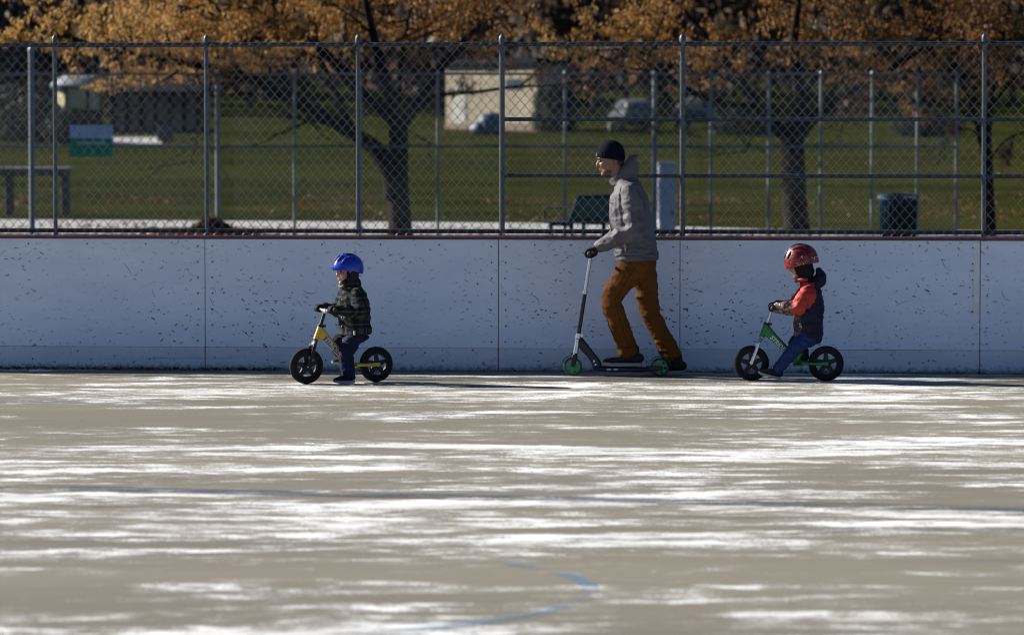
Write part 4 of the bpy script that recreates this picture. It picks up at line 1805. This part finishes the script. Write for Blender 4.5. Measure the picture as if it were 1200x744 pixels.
def shoe(parent, ankle, fwd, length, wid, m_up, m_sole, M_lace, hgt=.07, pitch_up=Vector((0, 0, 1)), sole_t=.026):
    """ankle: point at sole level under the ankle; fwd toe direction"""
    H, M = frame(ankle, fwd, pitch_up)
    s = MB()
    heel, toe = -length * .27, length * .73
    w2 = wid / 2
    u = MB()
    u.loft([(H(heel + .02, 0, sole_t + hgt * .40), hgt * .42, w2 * .78), (H(heel + .06 * length / .28, 0, sole_t + hgt * .44), hgt * .48, w2 * .84), (H(length * .12, 0, sole_t + hgt * .42), hgt * .50, w2 * .84), (H(length * .32, 0, sole_t + hgt * .30), hgt * .38, w2 * .92), (H(length * .52, 0, sole_t + hgt * .18), hgt * .27, w2 * .95), (H(length * .66, 0, sole_t + hgt * .12), hgt * .20, w2 * .72)], 16, 'round', M @ Vector((0, 1, 0)), 3)
    u.loft([(H(-.01, 0, sole_t + hgt * .6), hgt * .62, w2 * .78), (H(-.012, 0, sole_t + hgt * 1.25), hgt * .58, w2 * .72)], 14, 'round', M @ Vector((0, 1, 0)), 1)
    up_ = blob('shoe', u, m_up, parent, .005 if length > .22 else .004, 3)
    out = []
    n = 28
    for k in range(n):
        a = 2 * math.pi * k / n
        x = math.cos(a)
        fx = (heel + toe) / 2 + (toe - heel) / 2 * x
        wl = w2 * (1.0 if x > 0 else .86) * (abs(math.sin(a)) ** .62) * (1.0 if x < .2 else 1 - .10 * (x - .2))
        out.append((fx, math.copysign(wl, math.sin(a))))
    for lvl, z in ((0, 0.0), (1, sole_t)):
        for fx, sy in out:
            lift = .014 * max(0, (fx - length * .45) / (length * .28)) ** 2 * (1 if lvl == 0 else .7)
            g = 1.0 if lvl == 0 else 1.03
            s.v.append(H(fx * g, sy * g, z + lift))
    s.bridge(0, n, n)
    s.f.append(tuple(reversed(range(n))))
    s.f.append(tuple(range(n, 2 * n)))
    s.build('sole', m_sole, up_, True, autos=40)
    for k in range(3):
        t = length * (.16 + .085 * k)
        lc = MB()
        zz = sole_t + hgt * (.90 - .20 * k)
        lc.loft([(H(t, -w2 * .5, zz - .012), .003), (H(t + .008, 0, zz + .004), .003), (H(t, w2 * .5, zz - .012), .003)], 6, 'round', M @ Vector((1, 0, 0)), 2)
        lc.build('lace', M_lace, up_, True)
    return up_
# --- the man ---------------------------------------------------------------------------------
S_ = 147.0


def ML(px, py, dep=0.0):
    return Vector(((px - 722.0) / S_, dep, (440.6 - py) / S_))


man = empty('person', MS, MSZ)
tag(man, 'man in grey hooded jacket, ochre trousers and dark beanie riding a kick scooter', 'person')
M_JKT = mat('grey_shell_fabric', (.088, .081, .087), .68, 0, .10, 5, .25, .004, 60, spec=.35)
M_TRS = mat('ochre_canvas', (.105, .037, .0055), .8, 0, .14, 7, .3, .003, 90, spec=.12)
M_BEAN = mat('navy_knit', (.006, .007, .014), .95, 0, .25, 40, .5, .003, 160, spec=.08)
M_GLV = mat('black_glove', (.010, .010, .011), .7, 0, .3, 30, .3, .003, spec=.25)
M_SHO = mat('black_shoe', (.010, .0095, .0095), .65, 0, .3, 40, .2, .002, spec=.25)
M_SOL = mat('grey_sole', (.23, .23, .24), .7, 0, .15, 30)
M_LAC = mat('pale_lace', (.5, .49, .48), .8)

hipN, kneN, ankN = ML(749, 294, -.085), ML(715, 349, -.075), ML(739, 413, -.02)
hipF, kneF, ankF = ML(752, 294, .085), ML(757, 362, .11), ML(787, 421, .135)
shN, elN, wrN = ML(741, 222, -.175), ML(745, 268, -.245), ML(705, 287, -.19)
shF, elF, wrF = ML(738, 222, .175), ML(735, 268, .245), ML(705, 287, .19)
HC = ML(714.5, 187)
hfw = Vector((-1, -.06, -.20))
Hm, HM_ = frame(HC, hfw)
HM[0] = HM_
b = MB()
head_shapes(b, Hm, 1.0)
b.loft([(HC + Vector((.035, 0, -.03)), .055), (ML(725, 206), .056), (ML(731, 216), .065)], 14, 'round', Y_, 2)
b.loft([(ML(750, 296), .11, .13), (ML(744, 270), .10, .12), (ML(739, 242), .11, .14), (ML(735, 222), .08, .13)], 16, 'round', Y_, 3)
for h_, k_, a_ in ((hipN, kneN, ankN), (hipF, kneF, ankF)):
    b.loft([(h_, .085), (h_.lerp(k_, .5), .072), (k_, .055), (k_.lerp(a_, .35), .052), (a_, .038)], 12, 'round', Y_, 3)
    b.loft([(a_, .034), (a_ + Vector((-.05, 0, -.035)), .028), (a_ + Vector((-.11, 0, -.05)), .020)], 10, 'round', Y_, 2)
for s_, e_, w_, sgn in ((shN, elN, wrN, -1), (shF, elF, wrF, 1)):
    b.loft([(s_, .055), (e_, .042), (w_, .030)], 12, 'round', Y_, 3)
    b.loft([(w_, .026), (SB + Vector((.018, sgn * .18, .02)), .022)], 10, 'round', Y_, 1)
mbody = blob('body', b, M_SKIN, man, .006, 3)
face_bits(mbody, Hm, 1.0, HM_)
# stubble shadow of a short beard: thin shell on jaw
sb_ = MB()
for sgn in (-1, 1):
    sb_.ell(Hm(.032, sgn * .030, -.080), (.040, .024, .024), HM_)
sb_.ell(Hm(.064, 0, -.100), (.028, .032, .018), HM_)
blob('beard', sb_, mat('short_beard', (.12, .06, .04), .9, 0, .3, 150, .3, .002), man, .005, 2)

# trousers
t_ = MB()
t_.loft([(ML(746, 290), .120, .150), (ML(746, 300), .128, .155), (ML(746, 312), .125, .150)], 18, 'round', Y_, 2)
t_.loft([(ML(744, 305, -.075), .112, .092), (ML(731, 328, -.08), .100, .088), (ML(717, 349, -.075), .084, .078), (ML(721, 368, -.055), .076, .072), (ML(728, 386, -.035), .077, .070), (ML(736, 409, -.02), .074, .070)], 18, 'round', Y_, 3)
t_.loft([(ML(752, 304, .075), .108, .095), (ML(756, 332, .095), .090, .088), (ML(759, 358, .11), .078, .078), (ML(769, 383, .12), .073, .072), (ML(780, 403, .13), .071, .070), (ML(787, 420, .135), .070, .070)], 18, 'flat', Y_, 3)


def tr_disp(p, n):
    z = p.z
    a = .010 * ridge(p, 6, 4, 11, 2.0) * (.6 + .8 * max(0, 1 - abs(z - .60) / .25))
    a += .013 * ridge(p, 3, 3, 22, 5.0) * max(0, 1 - abs(z - .20) / .16)
    a += .004 * ridge(p, 16, 12, 22, 9.0)
    return a - .003


trs = blob('trousers', t_, M_TRS, man, .006, 6, tr_disp)
# jacket
j = MB()
j.loft([(ML(746.5, 305), .166, .185), (ML(746, 299), .172, .192), (ML(744, 284), .165, .188), (ML(739, 258), .172, .195), (ML(737, 236), .160, .205), (ML(735, 221), .125, .190), (ML(730, 212), .092, .120), (ML(725, 206), .074, .084)], 22, 'flat', Y_, 3)
for s_, e_, w_ in ((shN, elN, wrN), (shF, elF, wrF)):
    j.loft([(s_ + Vector((0, 0, -.01)), .088, .075), (s_.lerp(e_, .5), .082, .074), (e_ + Vector((-.004, 0, 0)), .076, .070), (e_.lerp(w_, .45), .068, .064), (e_.lerp(w_, .9), .054, .052)], 18, 'round', Y_, 3)
# collar and thrown-back hood
j.loft([(ML(727, 212), .082, .095), (ML(722.5, 204.5), .077, .086)], 18, 'flat', Y_, 1)
j.loft([(ML(733, 208), .075, .110), (ML(739, 196), .070, .105), (ML(742, 187), .048, .090), (ML(746, 182.5), .022, .065)], 18, 'round', Y_, 3)
j.loft([(ML(728, 207), .045, .086), (ML(736, 195), .036, .098), (ML(741, 187), .024, .086)], 14, 'round', Y_, 2)


def jk_disp(p, n):
    z = p.z
    front = max(0, min(1, (.10 - p.x) / .15))
    a = .009 * ridge(p, 5, 4, 9, 1.0)
    arm = max(0, 1 - abs(abs(p.y) - .24) / .10)
    a += .015 * ridge(p, 8, 3, 17, 4.0) * (.35 + arm) * max(0, 1 - abs(z - 1.16) / .28)
    a += .015 * ridge(p, 15, 4, 6, 6.0) * max(0, 1 - abs(z - 1.42) / .16) * front
    a += .013 * ridge(p, 6, 5, 28, 8.0) * max(0, 1 - abs(z - .98) / .10)
    a += .002 * ridge(p, 22, 18, 28, 11)
    return a - .008


jk = blob('jacket', j, M_JKT, man, .006, 5, jk_disp)
for s_, e_, w_ in ((shN, elN, wrN), (shF, elF, wrF)):
    c_ = MB()
    c_.loft([(e_.lerp(w_, .84), .056, .054), (e_.lerp(w_, 1.02), .052, .050)], 16, 'round', Y_, 1)
    c_.build('cuff', M_JKT, jk, True)
from mathutils.bvhtree import BVHTree


def seam(o, name, pts, r, m):
    """raised stitched line laid on the camera-side surface of a garment"""
    bv = BVHTree.FromPolygons([v.co for v in o.data.vertices], [p.vertices[:] for p in o.data.polygons])
    q = []
    for k in range(len(pts) - 1):
        for t in range(5):
            p = pts[k].lerp(pts[k + 1], t / 5)
            h_ = bv.ray_cast(Vector((p.x, -1.0, p.z)), Vector((0, 1, 0)))
            if h_[0] is not None and (not q or (h_[0] - q[-1]).length < .12):
                q.append(h_[0] - Vector((0, r * .3, 0)))
    if len(q) > 2:
        b_ = MB()
        b_.tube(q, r, 6)
        b_.build(name, m, o, True)


M_JSM = mat('jacket_seam', (.045, .042, .046), .8, spec=.1)
M_TSM = mat('trouser_seam', (.07, .024, .004), .9, spec=.1)
seam(jk, 'hem_seam', [ML(724, 298), ML(740, 299), ML(756, 298), ML(768, 296)], .003, M_JSM)
seam(jk, 'sleeve_seam', [ML(729, 218), ML(727, 228), ML(730, 240), ML(734, 252)], .0035, M_JSM)
seam(jk, 'yoke_seam', [ML(748, 222), ML(754, 232), ML(758, 246)], .003, M_JSM)
seam(jk, 'pocket_zip', [ML(724, 282), ML(728, 291)], .0045, M_JSM)
seam(jk, 'chest_pocket', [ML(714, 236), ML(721, 238)], .004, M_JSM)
seam(trs, 'side_seam', [ML(745, 312), ML(733, 332), ML(722, 350), ML(726, 370), ML(733, 392), ML(738, 406)], .003, M_TSM)
seam(trs, 'pocket_seam', [ML(732, 311), ML(738, 318), ML(743, 322)], .0035, M_TSM)
seam(trs, 'hem_seam', [ML(727, 405), ML(736, 407), ML(744, 405)], .003, M_TSM)
# gloves
for sgn, w_ in ((-1, wrN), (1, wrF)):
    g = MB()
    grip_hand(g, SB + Vector((0, sgn * .18, 0)), Vector((0, sgn, 0)), w_ + Vector((-.012, 0, -.008)), .0125, .017, .046)
    g.loft([(w_ + Vector((.012, 0, .006)), .045), (w_ + Vector((-.03, 0, -.016)), .040)], 14, 'round', Y_, 1)
    blob('glove', g, M_GLV, man, .0045, 2)
# beanie
bn = MB()
Hb, Mb = frame(HC + Vector((.004, 0, .010)), Vector((-1, -.06, .16)))
bn.loft([(Hb(-.001, 0, .012), .109, .090), (Hb(0, 0, .045), .109, .091), (Hb(-.002, 0, .078), .103, .086), (Hb(-.006, 0, .108), .088, .074), (Hb(-.010, 0, .130), .064, .055), (Hb(-.012, 0, .142), .038, .033), (Hb(-.013, 0, .147), .014, .012)], 28, 'flat', Mb @ Vector((0, 1, 0)), 4)
knit = lambda p, n: .0018 * math.sin(math.atan2(p.y - HC.y, p.x - HC.x) * 44)
bean = blob('beanie', bn, M_BEAN, man, .006, 2, knit)
cb2 = MB()
cb2.loft([(Hb(-.001, 0, -.002), .112, .093), (Hb(0, 0, .036), .114, .095)], 40, 'flat', Mb @ Vector((0, 1, 0)), 1)
blob('fold', cb2, M_BEAN, bean, .005, 2, knit)
tg = MB()
tg.box(Hb(.1125, -.020, .017), (.007, .036, .026), Mb, .001)
tg.build('tag', mat('white_tag', (.75, .76, .78), .6), bean)
# hair showing at the nape
hr = MB()
hr.ell(Hm(-.075, 0, -.035), (.032, .060, .035), HM_)
hr.build('hair', M_BROW, man, True)
# shoes
dz = .079
shoe(man, Vector((ankN.x + .005, -.02, dz + .003)), Vector((-1, -.04, 0)), .315, .108, M_SHO, M_SOL, M_LAC, .095)
shoe(man, Vector((ankF.x + .018, .14, .012)), Vector((-1, .02, -.02)), .31, .108, M_SHO, M_SOL, M_LAC, .095)


# --- the two children -------------------------------------------------------------------------
def child(loc, rz, label, pose, mats):
    e = empty('person', loc, rz)
    tag(e, label, 'person')
    hc = Vector(pose['head'])
    hk = pose['hk']
    H, M = frame(hc, pose['look'])
    HM[0] = M
    b = MB()
    head_shapes(b, H, hk, True)
    T = pose['torso']
    nk_ = Vector(T[-1][0])
    b.loft([(hc + (nk_ - hc) * .45, .042), (nk_ + Vector((.01, 0, -.02)), .045)], 12, 'round', Y_, 1)
    b.loft([(Vector(p), ra * .72, rb * .72) for p, ra, rb in T[:-1]], 16, 'flat', Y_, 2)
    for (h_, k_, a_) in (pose['legN'], pose['legF']):
        h_, k_, a_ = Vector(h_), Vector(k_), Vector(a_)
        b.loft([(h_, .045), (k_, .036), (a_, .026)], 12, 'round', Y_, 2)
        b.loft([(a_, .024), (a_ + Vector((-.06, 0, -.02)), .016)], 10, 'round', Y_, 1)
    for sgn, (s_, el_, wr_) in ((-1, pose['armN']), (1, pose['armF'])):
        s_, el_, wr_ = Vector(s_), Vector(el_), Vector(wr_)
        b.loft([(s_, .036), (el_, .029), (wr_, .021)], 10, 'round', Y_, 2)
        b.loft([(wr_, .019), (BAR + Vector((.014, sgn * .145, .018)), .014)], 8, 'round', Y_, 1)
    bd = blob('body', b, M_SKINK, e, .005, 3)
    face_bits(bd, H, hk, M)
    # trousers
    t = MB()
    hp = (Vector(pose['legN'][0]) + Vector(pose['legF'][0])) / 2
    t.loft([(hp + Vector((.03, 0, .05)), .098, .118), (hp + Vector((.02, 0, .0)), .098, .115), (hp + Vector((.01, 0, -.02)), .070, .100)], 16, 'round', Y_, 2)
    for (h_, k_, a_) in (pose['legN'], pose['legF']):
        h_, k_, a_ = Vector(h_), Vector(k_), Vector(a_)
        w0, w1 = pose['lw']
        t.loft([(h_, w0, w0), (h_.lerp(k_, .5), w0 * .97, w0 * .95), (k_, w1 * 1.08, w1 * 1.05), (k_.lerp(a_, .55), w1, w1), (a_ + (a_ - k_).normalized() * -.01, w1 * .94, w1 * .94)], 14, 'round', Y_, 3)
    blob('trousers', t, mats['trs'], e, .005, 4, lambda p, n: .005 * ridge(p, 9, 8, 22, 3) + .003 * ridge(p, 25, 20, 30, 6) - .002)
    # jacket
    j = MB()
    j.loft([(Vector(p), ra, rb) for p, ra, rb in T], 20, 'flat', Y_, 3)
    for (s_, el_, wr_) in (pose['armN'], pose['armF']):
        s_, el_, wr_ = Vector(s_), Vector(el_), Vector(wr_)
        aw = pose['aw']
        j.loft([(s_, aw * 1.12, aw), (s_.lerp(el_, .5), aw * 1.05, aw), (el_, aw * .95, aw * .92), (el_.lerp(wr_, .5), aw * .82, aw * .80), (el_.lerp(wr_, .92), aw * .66, aw * .64)], 14, 'round', Y_, 3)
    for L_ in pose.get('extra', []):
        j.loft([(Vector(p), ra, rb) for p, ra, rb in L_], 16, 'round', Y_, 3)
    jk = blob('jacket', j, mats.get('jkt'), e, .0055, 4, pose['disp'], mats.get('slots'))
    # gloves
    for sgn, (s_, el_, wr_) in ((-1, pose['armN']), (1, pose['armF'])):
        g = MB()
        grip_hand(g, BAR + Vector((.004, sgn * .145, .010)), Vector((0, sgn, 0)), Vector(wr_), .0085, .0145, .030)
        el_, wr_ = Vector(el_), Vector(wr_)
        g.loft([(el_.lerp(wr_, .9), .026), (wr_, .024)], 12, 'round', Y_, 1)
        blob('glove', g, mats['glv'], e, .0035, 2)
    # shoes
    for an, fw in ((pose['shoeN']), (pose['shoeF'])):
        shoe(e, Vector(an), Vector(fw), pose['sl'], .072, mats['sho'], mats['sol'], mats['lac'], .066, pose.get('sup', Vector((0, 0, 1))), .020)
    return e, jk, H, M, hk


def helmet(parent, hc, look, rad, m_shell, m_dark, style):
    """rounded shell with long grooves, vents, brim and chin strap; look = forward of helmet"""
    H, M = frame(hc, look)
    nu, nv = 48, 16
    b = MB()
    rf, rs, ru = rad
    rows = []
    for j in range(nv + 1):
        ph = R(-14) + (R(90) - R(-14)) * j / nv
        row = []
        for i in range(nu):
            th = 2 * math.pi * i / nu
            cf, cs, cu2 = math.cos(ph) * math.cos(th), math.cos(ph) * math.sin(th), math.sin(ph)
            rr = 1.0
            if cf > 0:
                rr += style.get('front', 0) * cf ** 3 * max(0, .45 - cu2)
            else:
                rr += style.get('back', .05) * (-cf) ** 2
            # ribs running front to back
            rib = math.sin(cs * style.get('ribs', 9) + .6)
            rr += style.get('rib', .018) * rib * max(0, min(1, cu2 * 3)) 
            lower = 0
            if cf < 0 and j < 4:
                lower = -.16 * (-cf) * (1 - j / 4)
            row.append(H(rf * cf * rr, rs * cs * rr, ru * (cu2 * rr + lower)))
        rows.append(row)
    for row in rows[:-1]:
        b.v += row
    b.v.append(rows[-1][0])
    for j in range(nv - 1):
        b.bridge(j * nu, (j + 1) * nu, nu)
    top = len(b.v) - 1
    for i in range(nu):
        b.f.append(((nv - 1) * nu + i, (nv - 1) * nu + (i + 1) % nu, top))
    # inner surface closes the shell
    k0 = len(b.v)
    cin = H(0, 0, 0)
    for q in rows[0]:
        b.v.append(cin + (q - cin) * .86)
    b.bridge(0, k0, nu)
    kt = len(b.v)
    for q in rows[7]:
        b.v.append(cin + (q - cin) * .86)
    b.bridge(k0, kt, nu)
    b.f.append(tuple(kt + i for i in range(nu)))
    sh = b.build('helmet', m_shell, parent, True, autos=60)
    # vents
    for cs0 in style['vents']:
        for (a0, a1) in ((-.30, .22), (.42, .80), (-.85, -.48)):
            v = MB()
            pts = []
            for q in range(5):
                al = (a0 + (a1 - a0) * q / 4) * 1.35
                s_ = cs0
                c_ = math.sqrt(max(0, 1 - s_ * s_))
                f_, u_ = c_ * math.sin(al), c_ * math.cos(al)
                if u_ < .05:
                    u_ = .05
                wq = math.sin(math.pi * (q + .6) / 5.2)
                pts.append((H(rf * f_ * 1.012, rs * s_ * 1.012, ru * u_ * 1.012), .0055, .0085 * wq + .002))
            v.loft(pts, 8, 'round', M @ Vector((0, 1, 0)), 2)
            v.build('vent', m_dark, sh, True)
    # visor lip
    if style.get('visor'):
        v = MB()
        n = 9
        o_ = []
        for q in range(n):
            a = R(-62 + 124 * q / (n - 1))
            o_.append((math.cos(a), math.sin(a)))
        lo, hi = [], []
        for cx_, sx_ in o_:
            lo.append(H(rf * cx_ * .98, rs * sx_ * .98, -ru * .02))
            hi.append(H(rf * cx_ * (1.0 + .20 * cx_ * cx_), rs * sx_ * 1.02, -ru * .08 - ru * .06 * cx_))
        i0 = len(v.v)
        v.v += lo + hi + [q + M @ Vector((0, 0, .007)) for q in lo] + [q + M @ Vector((0, 0, .006)) for q in hi]
        for q in range(n - 1):
            v.f += [(q, q + 1, n + q + 1, n + q), (2 * n + q, 3 * n + q, 3 * n + q + 1, 2 * n + q + 1), (n + q, n + q + 1, 3 * n + q + 1, 3 * n + q), (q, 2 * n + q, 2 * n + q + 1, q + 1)]
        v.f += [(0, n, 3 * n, 2 * n), (n - 1, 3 * n - 1, 4 * n - 1, 2 * n - 1)]
        v.build('visor', m_shell, sh, True, autos=40)
    return sh, H, M


def strap(sh, H, k, m):
    s = MB()
    for sgn in (-1, 1):
        s.loft([(H(.035 * k, sgn * .083 * k, .02 * k), .003, .009), (H(.035 * k, sgn * .076 * k, -.05 * k), .003, .008), (H(.045 * k, sgn * .045 * k, -.105 * k), .003, .008), (H(.055 * k, 0, -.122 * k), .003, .008)], 8, 'round', Y_, 3)
        s.loft([(H(-.05 * k, sgn * .083 * k, .01 * k), .003, .008), (H(.0 * k, sgn * .083 * k, -.03 * k), .003, .008), (H(.035 * k, sgn * .076 * k, -.055 * k), .003, .008)], 8, 'round', Y_, 2)
    s.build('strap', m, sh, True)


def mat_plaid():
    t = NT('plaid_wool')
    sp = t.add('ShaderNodeSeparateXYZ')
    t.link(t.coord(), sp.inputs[0])
    hx = t.math('ADD', sp.outputs[0], t.math('MULTIPLY', sp.outputs[1], .8))
    def band(v, f, ph):
        fr = t.math('FRACT', t.math('ADD', t.math('MULTIPLY', v, f), ph))
        return t.math('ADD', t.math('MULTIPLY', t.math('LESS_THAN', fr, .42), .6), t.math('LESS_THAN', t.math('ABSOLUTE', t.math('SUBTRACT', fr, .70)), .05))
    s = t.math('ADD', band(hx, 9.5, .2), band(sp.outputs[2], 9.5, .35))
    n = t.noise(t.coord(), 90, 3)
    c = t.mix(t.step(s, .2, 2.0), (.006, .0065, .008), (.075, .078, .072))
    c = t.mix(t.math('MULTIPLY', n, .35), c, (.02, .02, .03))
    t.color(c)
    t.b.inputs['Roughness'].default_value = .95
    t.b.inputs['Specular IOR Level'].default_value = .1
    t.bump(n, .4, .003)
    return t.m


M_KGLV = mat('child_glove', (.010, .010, .011), .8, 0, .3, 40, .3, .002, spec=.2)
M_NAVT = mat('navy_trousers', (.009, .013, .032), .85, 0, .2, 20, .3, .002, spec=.15)
M_JEAN = mat('blue_denim', (.012, .030, .095), .85, 0, .25, 25, .35, .002, 200, spec=.15)
M_KSHO = mat('child_shoe', (.010, .010, .012), .7, 0, .3, 40, spec=.2)
M_KSOL = mat('child_sole', (.24, .25, .27), .7, 0, .2, 20)


def k_disp(p, n):
    return .009 * ridge(p, 9, 7, 14, 2) + .009 * ridge(p, 14, 8, 26, 5) * max(0, 1 - abs(p.z - .58) / .14) + .003 * ridge(p, 26, 22, 30, 8) - .005


pose1 = dict(
    head=(.050, 0, .868), hk=.83, look=Vector((-1, -.02, -.10)),
    torso=[((.118, 0, .378), .130, .142), ((.112, 0, .47), .122, .138), ((.105, 0, .58), .118, .138), ((.095, 0, .68), .102, .138), ((.082, 0, .735), .072, .100), ((.066, 0, .775), .056, .062)],
    legN=((.085, -.075, .365), (.000, -.095, .235), (.012, -.115, .075)),
    legF=((.085, .075, .365), (.000, .110, .295), (.082, .085, .185)),
    armN=((.090, -.128, .690), (.085, -.195, .555), (-.098, -.150, .588)),
    armF=((.090, .128, .690), (.060, .190, .560), (-.098, .150, .588)),
    lw=(.066, .054), aw=.056, sl=.175,
    shoeN=((.018, -.115, .004), Vector((-1, .05, 0))), shoeF=((.085, .085, .137), Vector((-1, .05, .0))),
    disp=k_disp,
    extra=[[((.08, 0, .755), .070, .078), ((.055, 0, .790), .062, .066)], [((.115, 0, .745), .030, .075), ((.125, 0, .79), .034, .07), ((.11, 0, .83), .022, .06)]],
)
kid1, kj, H1, M1, hk1 = child(K1, K1Z, 'small child in black plaid coat and blue helmet astride a balance bike', pose1,
                              dict(jkt=mat_plaid(), trs=M_NAVT, glv=M_KGLV, sho=M_KSHO, sol=M_KSOL, lac=M_LAC))
M_BLUE = mat('blue_helmet_shell', (.004, .026, .33), .3, 0, .08, 6)
M_BLUED = mat('blue_dark_vent', (.006, .012, .09), .5)
sh, Hh, Mh = helmet(kid1, Vector(pose1['head']) + Vector((.006, 0, .030)), Vector((-1, -.12, .06)), (.120, .097, .108), M_BLUE, M_BLUED,
                    dict(front=.10, back=.10, rib=.022, ribs=10, vents=(-.62, -.22, .22, .62), visor=True))
strap(sh, H1, hk1, M_KGLV)
# dark hood and scarf round the neck
hd1 = MB()
hd1.ell(H1(-.030 * hk1, 0, -.030 * hk1), (.080 * hk1, .096 * hk1, .096 * hk1), M1)
hd1.ell(H1(-.01, 0, -.105 * hk1), (.075, .075, .04), M1)
blob('hood', hd1, mat('dark_fleece', (.022, .022, .026), .95, 0, .3, 60, .4, .003, spec=.1), kid1, .005, 3)
sf = MB()
sf.loft([(H1(.072 * hk1, -.050 * hk1, -.128 * hk1), .010), (H1(.082 * hk1, 0, -.138 * hk1), .012), (H1(.072 * hk1, .050 * hk1, -.128 * hk1), .010)], 10, 'round', Vector((0, 0, 1)), 2)
sf.build('scarf', mat('olive_scarf', (.10, .105, .05), .95), kid1, True)
zt_ = MB()
zt_.box((.055, -.138, .395), (.014, .008, .035), None, .002)
zt_.build('zip_pull', mat('pale_pull', (.55, .52, .25), .5), kj)
for z in (.44, .51, .58, .65):
    bt = MB()
    bt.lathe([(.009, -.004), (.009, .006)], (-.012 + (z - .44) * .02, -.045, z), Vector((1, .4, 0)), 10, False)
    bt.build('button', M_BOLT, kj, True)

# --- child with the red helmet
M_ORG = mat('orange_fabric', (.36, .020, .008), .7, 0, .12, 10, .2, .002)
M_NVJ = mat('navy_fabric', (.008, .011, .026), .75, 0, .2, 10, .2, .002, spec=.2)


def mat_print():
    t = NT('printed_fabric')
    v = t.coord('Object', (1, 1, 1.6))
    n = t.noise(v, 20, 3, .6)
    n2 = t.noise(v, 34, 2, .6)
    c = t.mix(t.math('GREATER_THAN', n, .52), (.018, .017, .02), (.09, .075, .065))
    c = t.mix(t.math('GREATER_THAN', n2, .60), c, (.50, .06, .03))
    c = t.mix(t.math('GREATER_THAN', t.noise(v, 27, 3, .7), .63), c, (.55, .53, .50))
    t.color(c)
    t.b.inputs['Roughness'].default_value = .8
    return t.m


M_PRN = mat_print()


def seg_dist(p, a, b):
    a, b = Vector(a), Vector(b)
    t = max(0, min(1, (p - a).dot(b - a) / (b - a).length_squared))
    return (p - a - (b - a) * t).length, t


def slot2(c, n):
    # 0 navy body, 1 orange shoulders and upper sleeves, 2 printed lower sleeves and front
    wob = .012 * noise.noise(c * 30)
    for arm in (pose2['armN'], pose2['armF']):
        d1, t1 = seg_dist(c, arm[0], arm[1])
        d2, t2 = seg_dist(c, arm[1], arm[2])
        if min(d1, d2) < .078 + wob and abs(c.y) > .10:
            if d2 < d1 and t2 > .12:
                return 2
            return 1 if c.x < .215 + wob else 0
    if c.x > .195 or c.z > .775:
        return 0
    if c.z > .70 + wob:
        return 1
    if c.x < .095 + wob:
        return 2
    return 0


pose2 = dict(
    head=(.082, 0, .912), hk=.83, look=Vector((-1, -.02, -.30)),
    torso=[((.150, 0, .345), .112, .135), ((.150, 0, .45), .112, .138), ((.158, 0, .57), .110, .138), ((.165, 0, .67), .096, .138), ((.160, 0, .735), .076, .105), ((.140, 0, .79), .056, .062)],
    legN=((.140, -.075, .350), (.028, -.105, .238), (-.085, -.105, .098)),
    legF=((.150, .075, .350), (.045, .110, .285), (.105, .085, .185)),
    armN=((.145, -.128, .690), (.055, -.192, .575), (-.098, -.150, .588)),
    armF=((.145, .128, .690), (.045, .185, .575), (-.098, .150, .588)),
    lw=(.062, .047), aw=.060, sl=.185,
    shoeN=((-.112, -.105, .025), Vector((-1, 0, .24))), shoeF=((.108, .085, .137), Vector((-1, .05, 0))),
    sup=Vector((.2, 0, 1)), disp=k_disp,
    extra=[[((.222, 0, .335), .040, .105), ((.230, 0, .50), .038, .115)], [((.205, 0, .755), .048, .095), ((.238, 0, .79), .052, .095), ((.250, 0, .83), .042, .080), ((.232, 0, .865), .022, .06)]],
)
kid2, kj2, H2, M2, hk2 = child(K2, K2Z, 'small child in orange and navy coat and red helmet astride a balance bike', pose2,
                               dict(slots=([M_NVJ, M_ORG, M_PRN], slot2), trs=M_JEAN, glv=M_KGLV, sho=M_KSHO, sol=M_KSOL, lac=M_LAC))


def mat_redhelm():
    t = NT('red_helmet_shell')
    v = t.coord()
    n = t.noise(v, 16, 3, .6, 1.2)
    c = t.mix(t.step(n, .50, .53), (.26, .005, .008), (.06, .003, .004))
    c = t.mix(t.step(t.noise(v, 22, 2, .5, 2.0), .66, .68), c, (.60, .55, .53))
    t.color(c)
    t.b.inputs['Roughness'].default_value = .42
    return t.m


M_REDV = mat('black_vent', (.015, .010, .012), .5)
sh2, Hh2, Mh2 = helmet(kid2, Vector(pose2['head']) + Vector((.008, 0, .032)), Vector((-1, -.02, -.32)), (.128, .108, .132), mat_redhelm(), M_REDV,
                       dict(front=.06, back=.10, rib=.018, ribs=9, vents=(-.58, -.2, .2, .58)))
strap(sh2, H2, hk2, M_KGLV)
hd2 = MB()
hd2.ell(H2(-.020 * hk2, 0, -.032 * hk2), (.104 * hk2, .099 * hk2, .096 * hk2), M2)
hd2.ell(H2(-.040, 0, -.085 * hk2), (.062, .072, .052), M2)
hd2.loft([(Vector((.120, 0, .86)), .066, .070), (Vector((.140, 0, .79)), .058, .066)], 14, 'round', Y_, 1)
blob('balaclava', hd2, mat('black_fleece', (.014, .012, .014), .95, 0, .3, 60, .4, .003, spec=.1), kid2, .005, 3)
sf = MB()
sf.loft([(Vector((.13, -.066, .80)), .016), (Vector((.075, -.045, .79)), .017), (Vector((.058, 0, .785)), .017), (Vector((.075, .045, .79)), .017), (Vector((.13, .066, .80)), .016)], 10, 'round', Vector((0, 0, 1)), 3)
sf.build('collar', M_ORG, kj2, True)
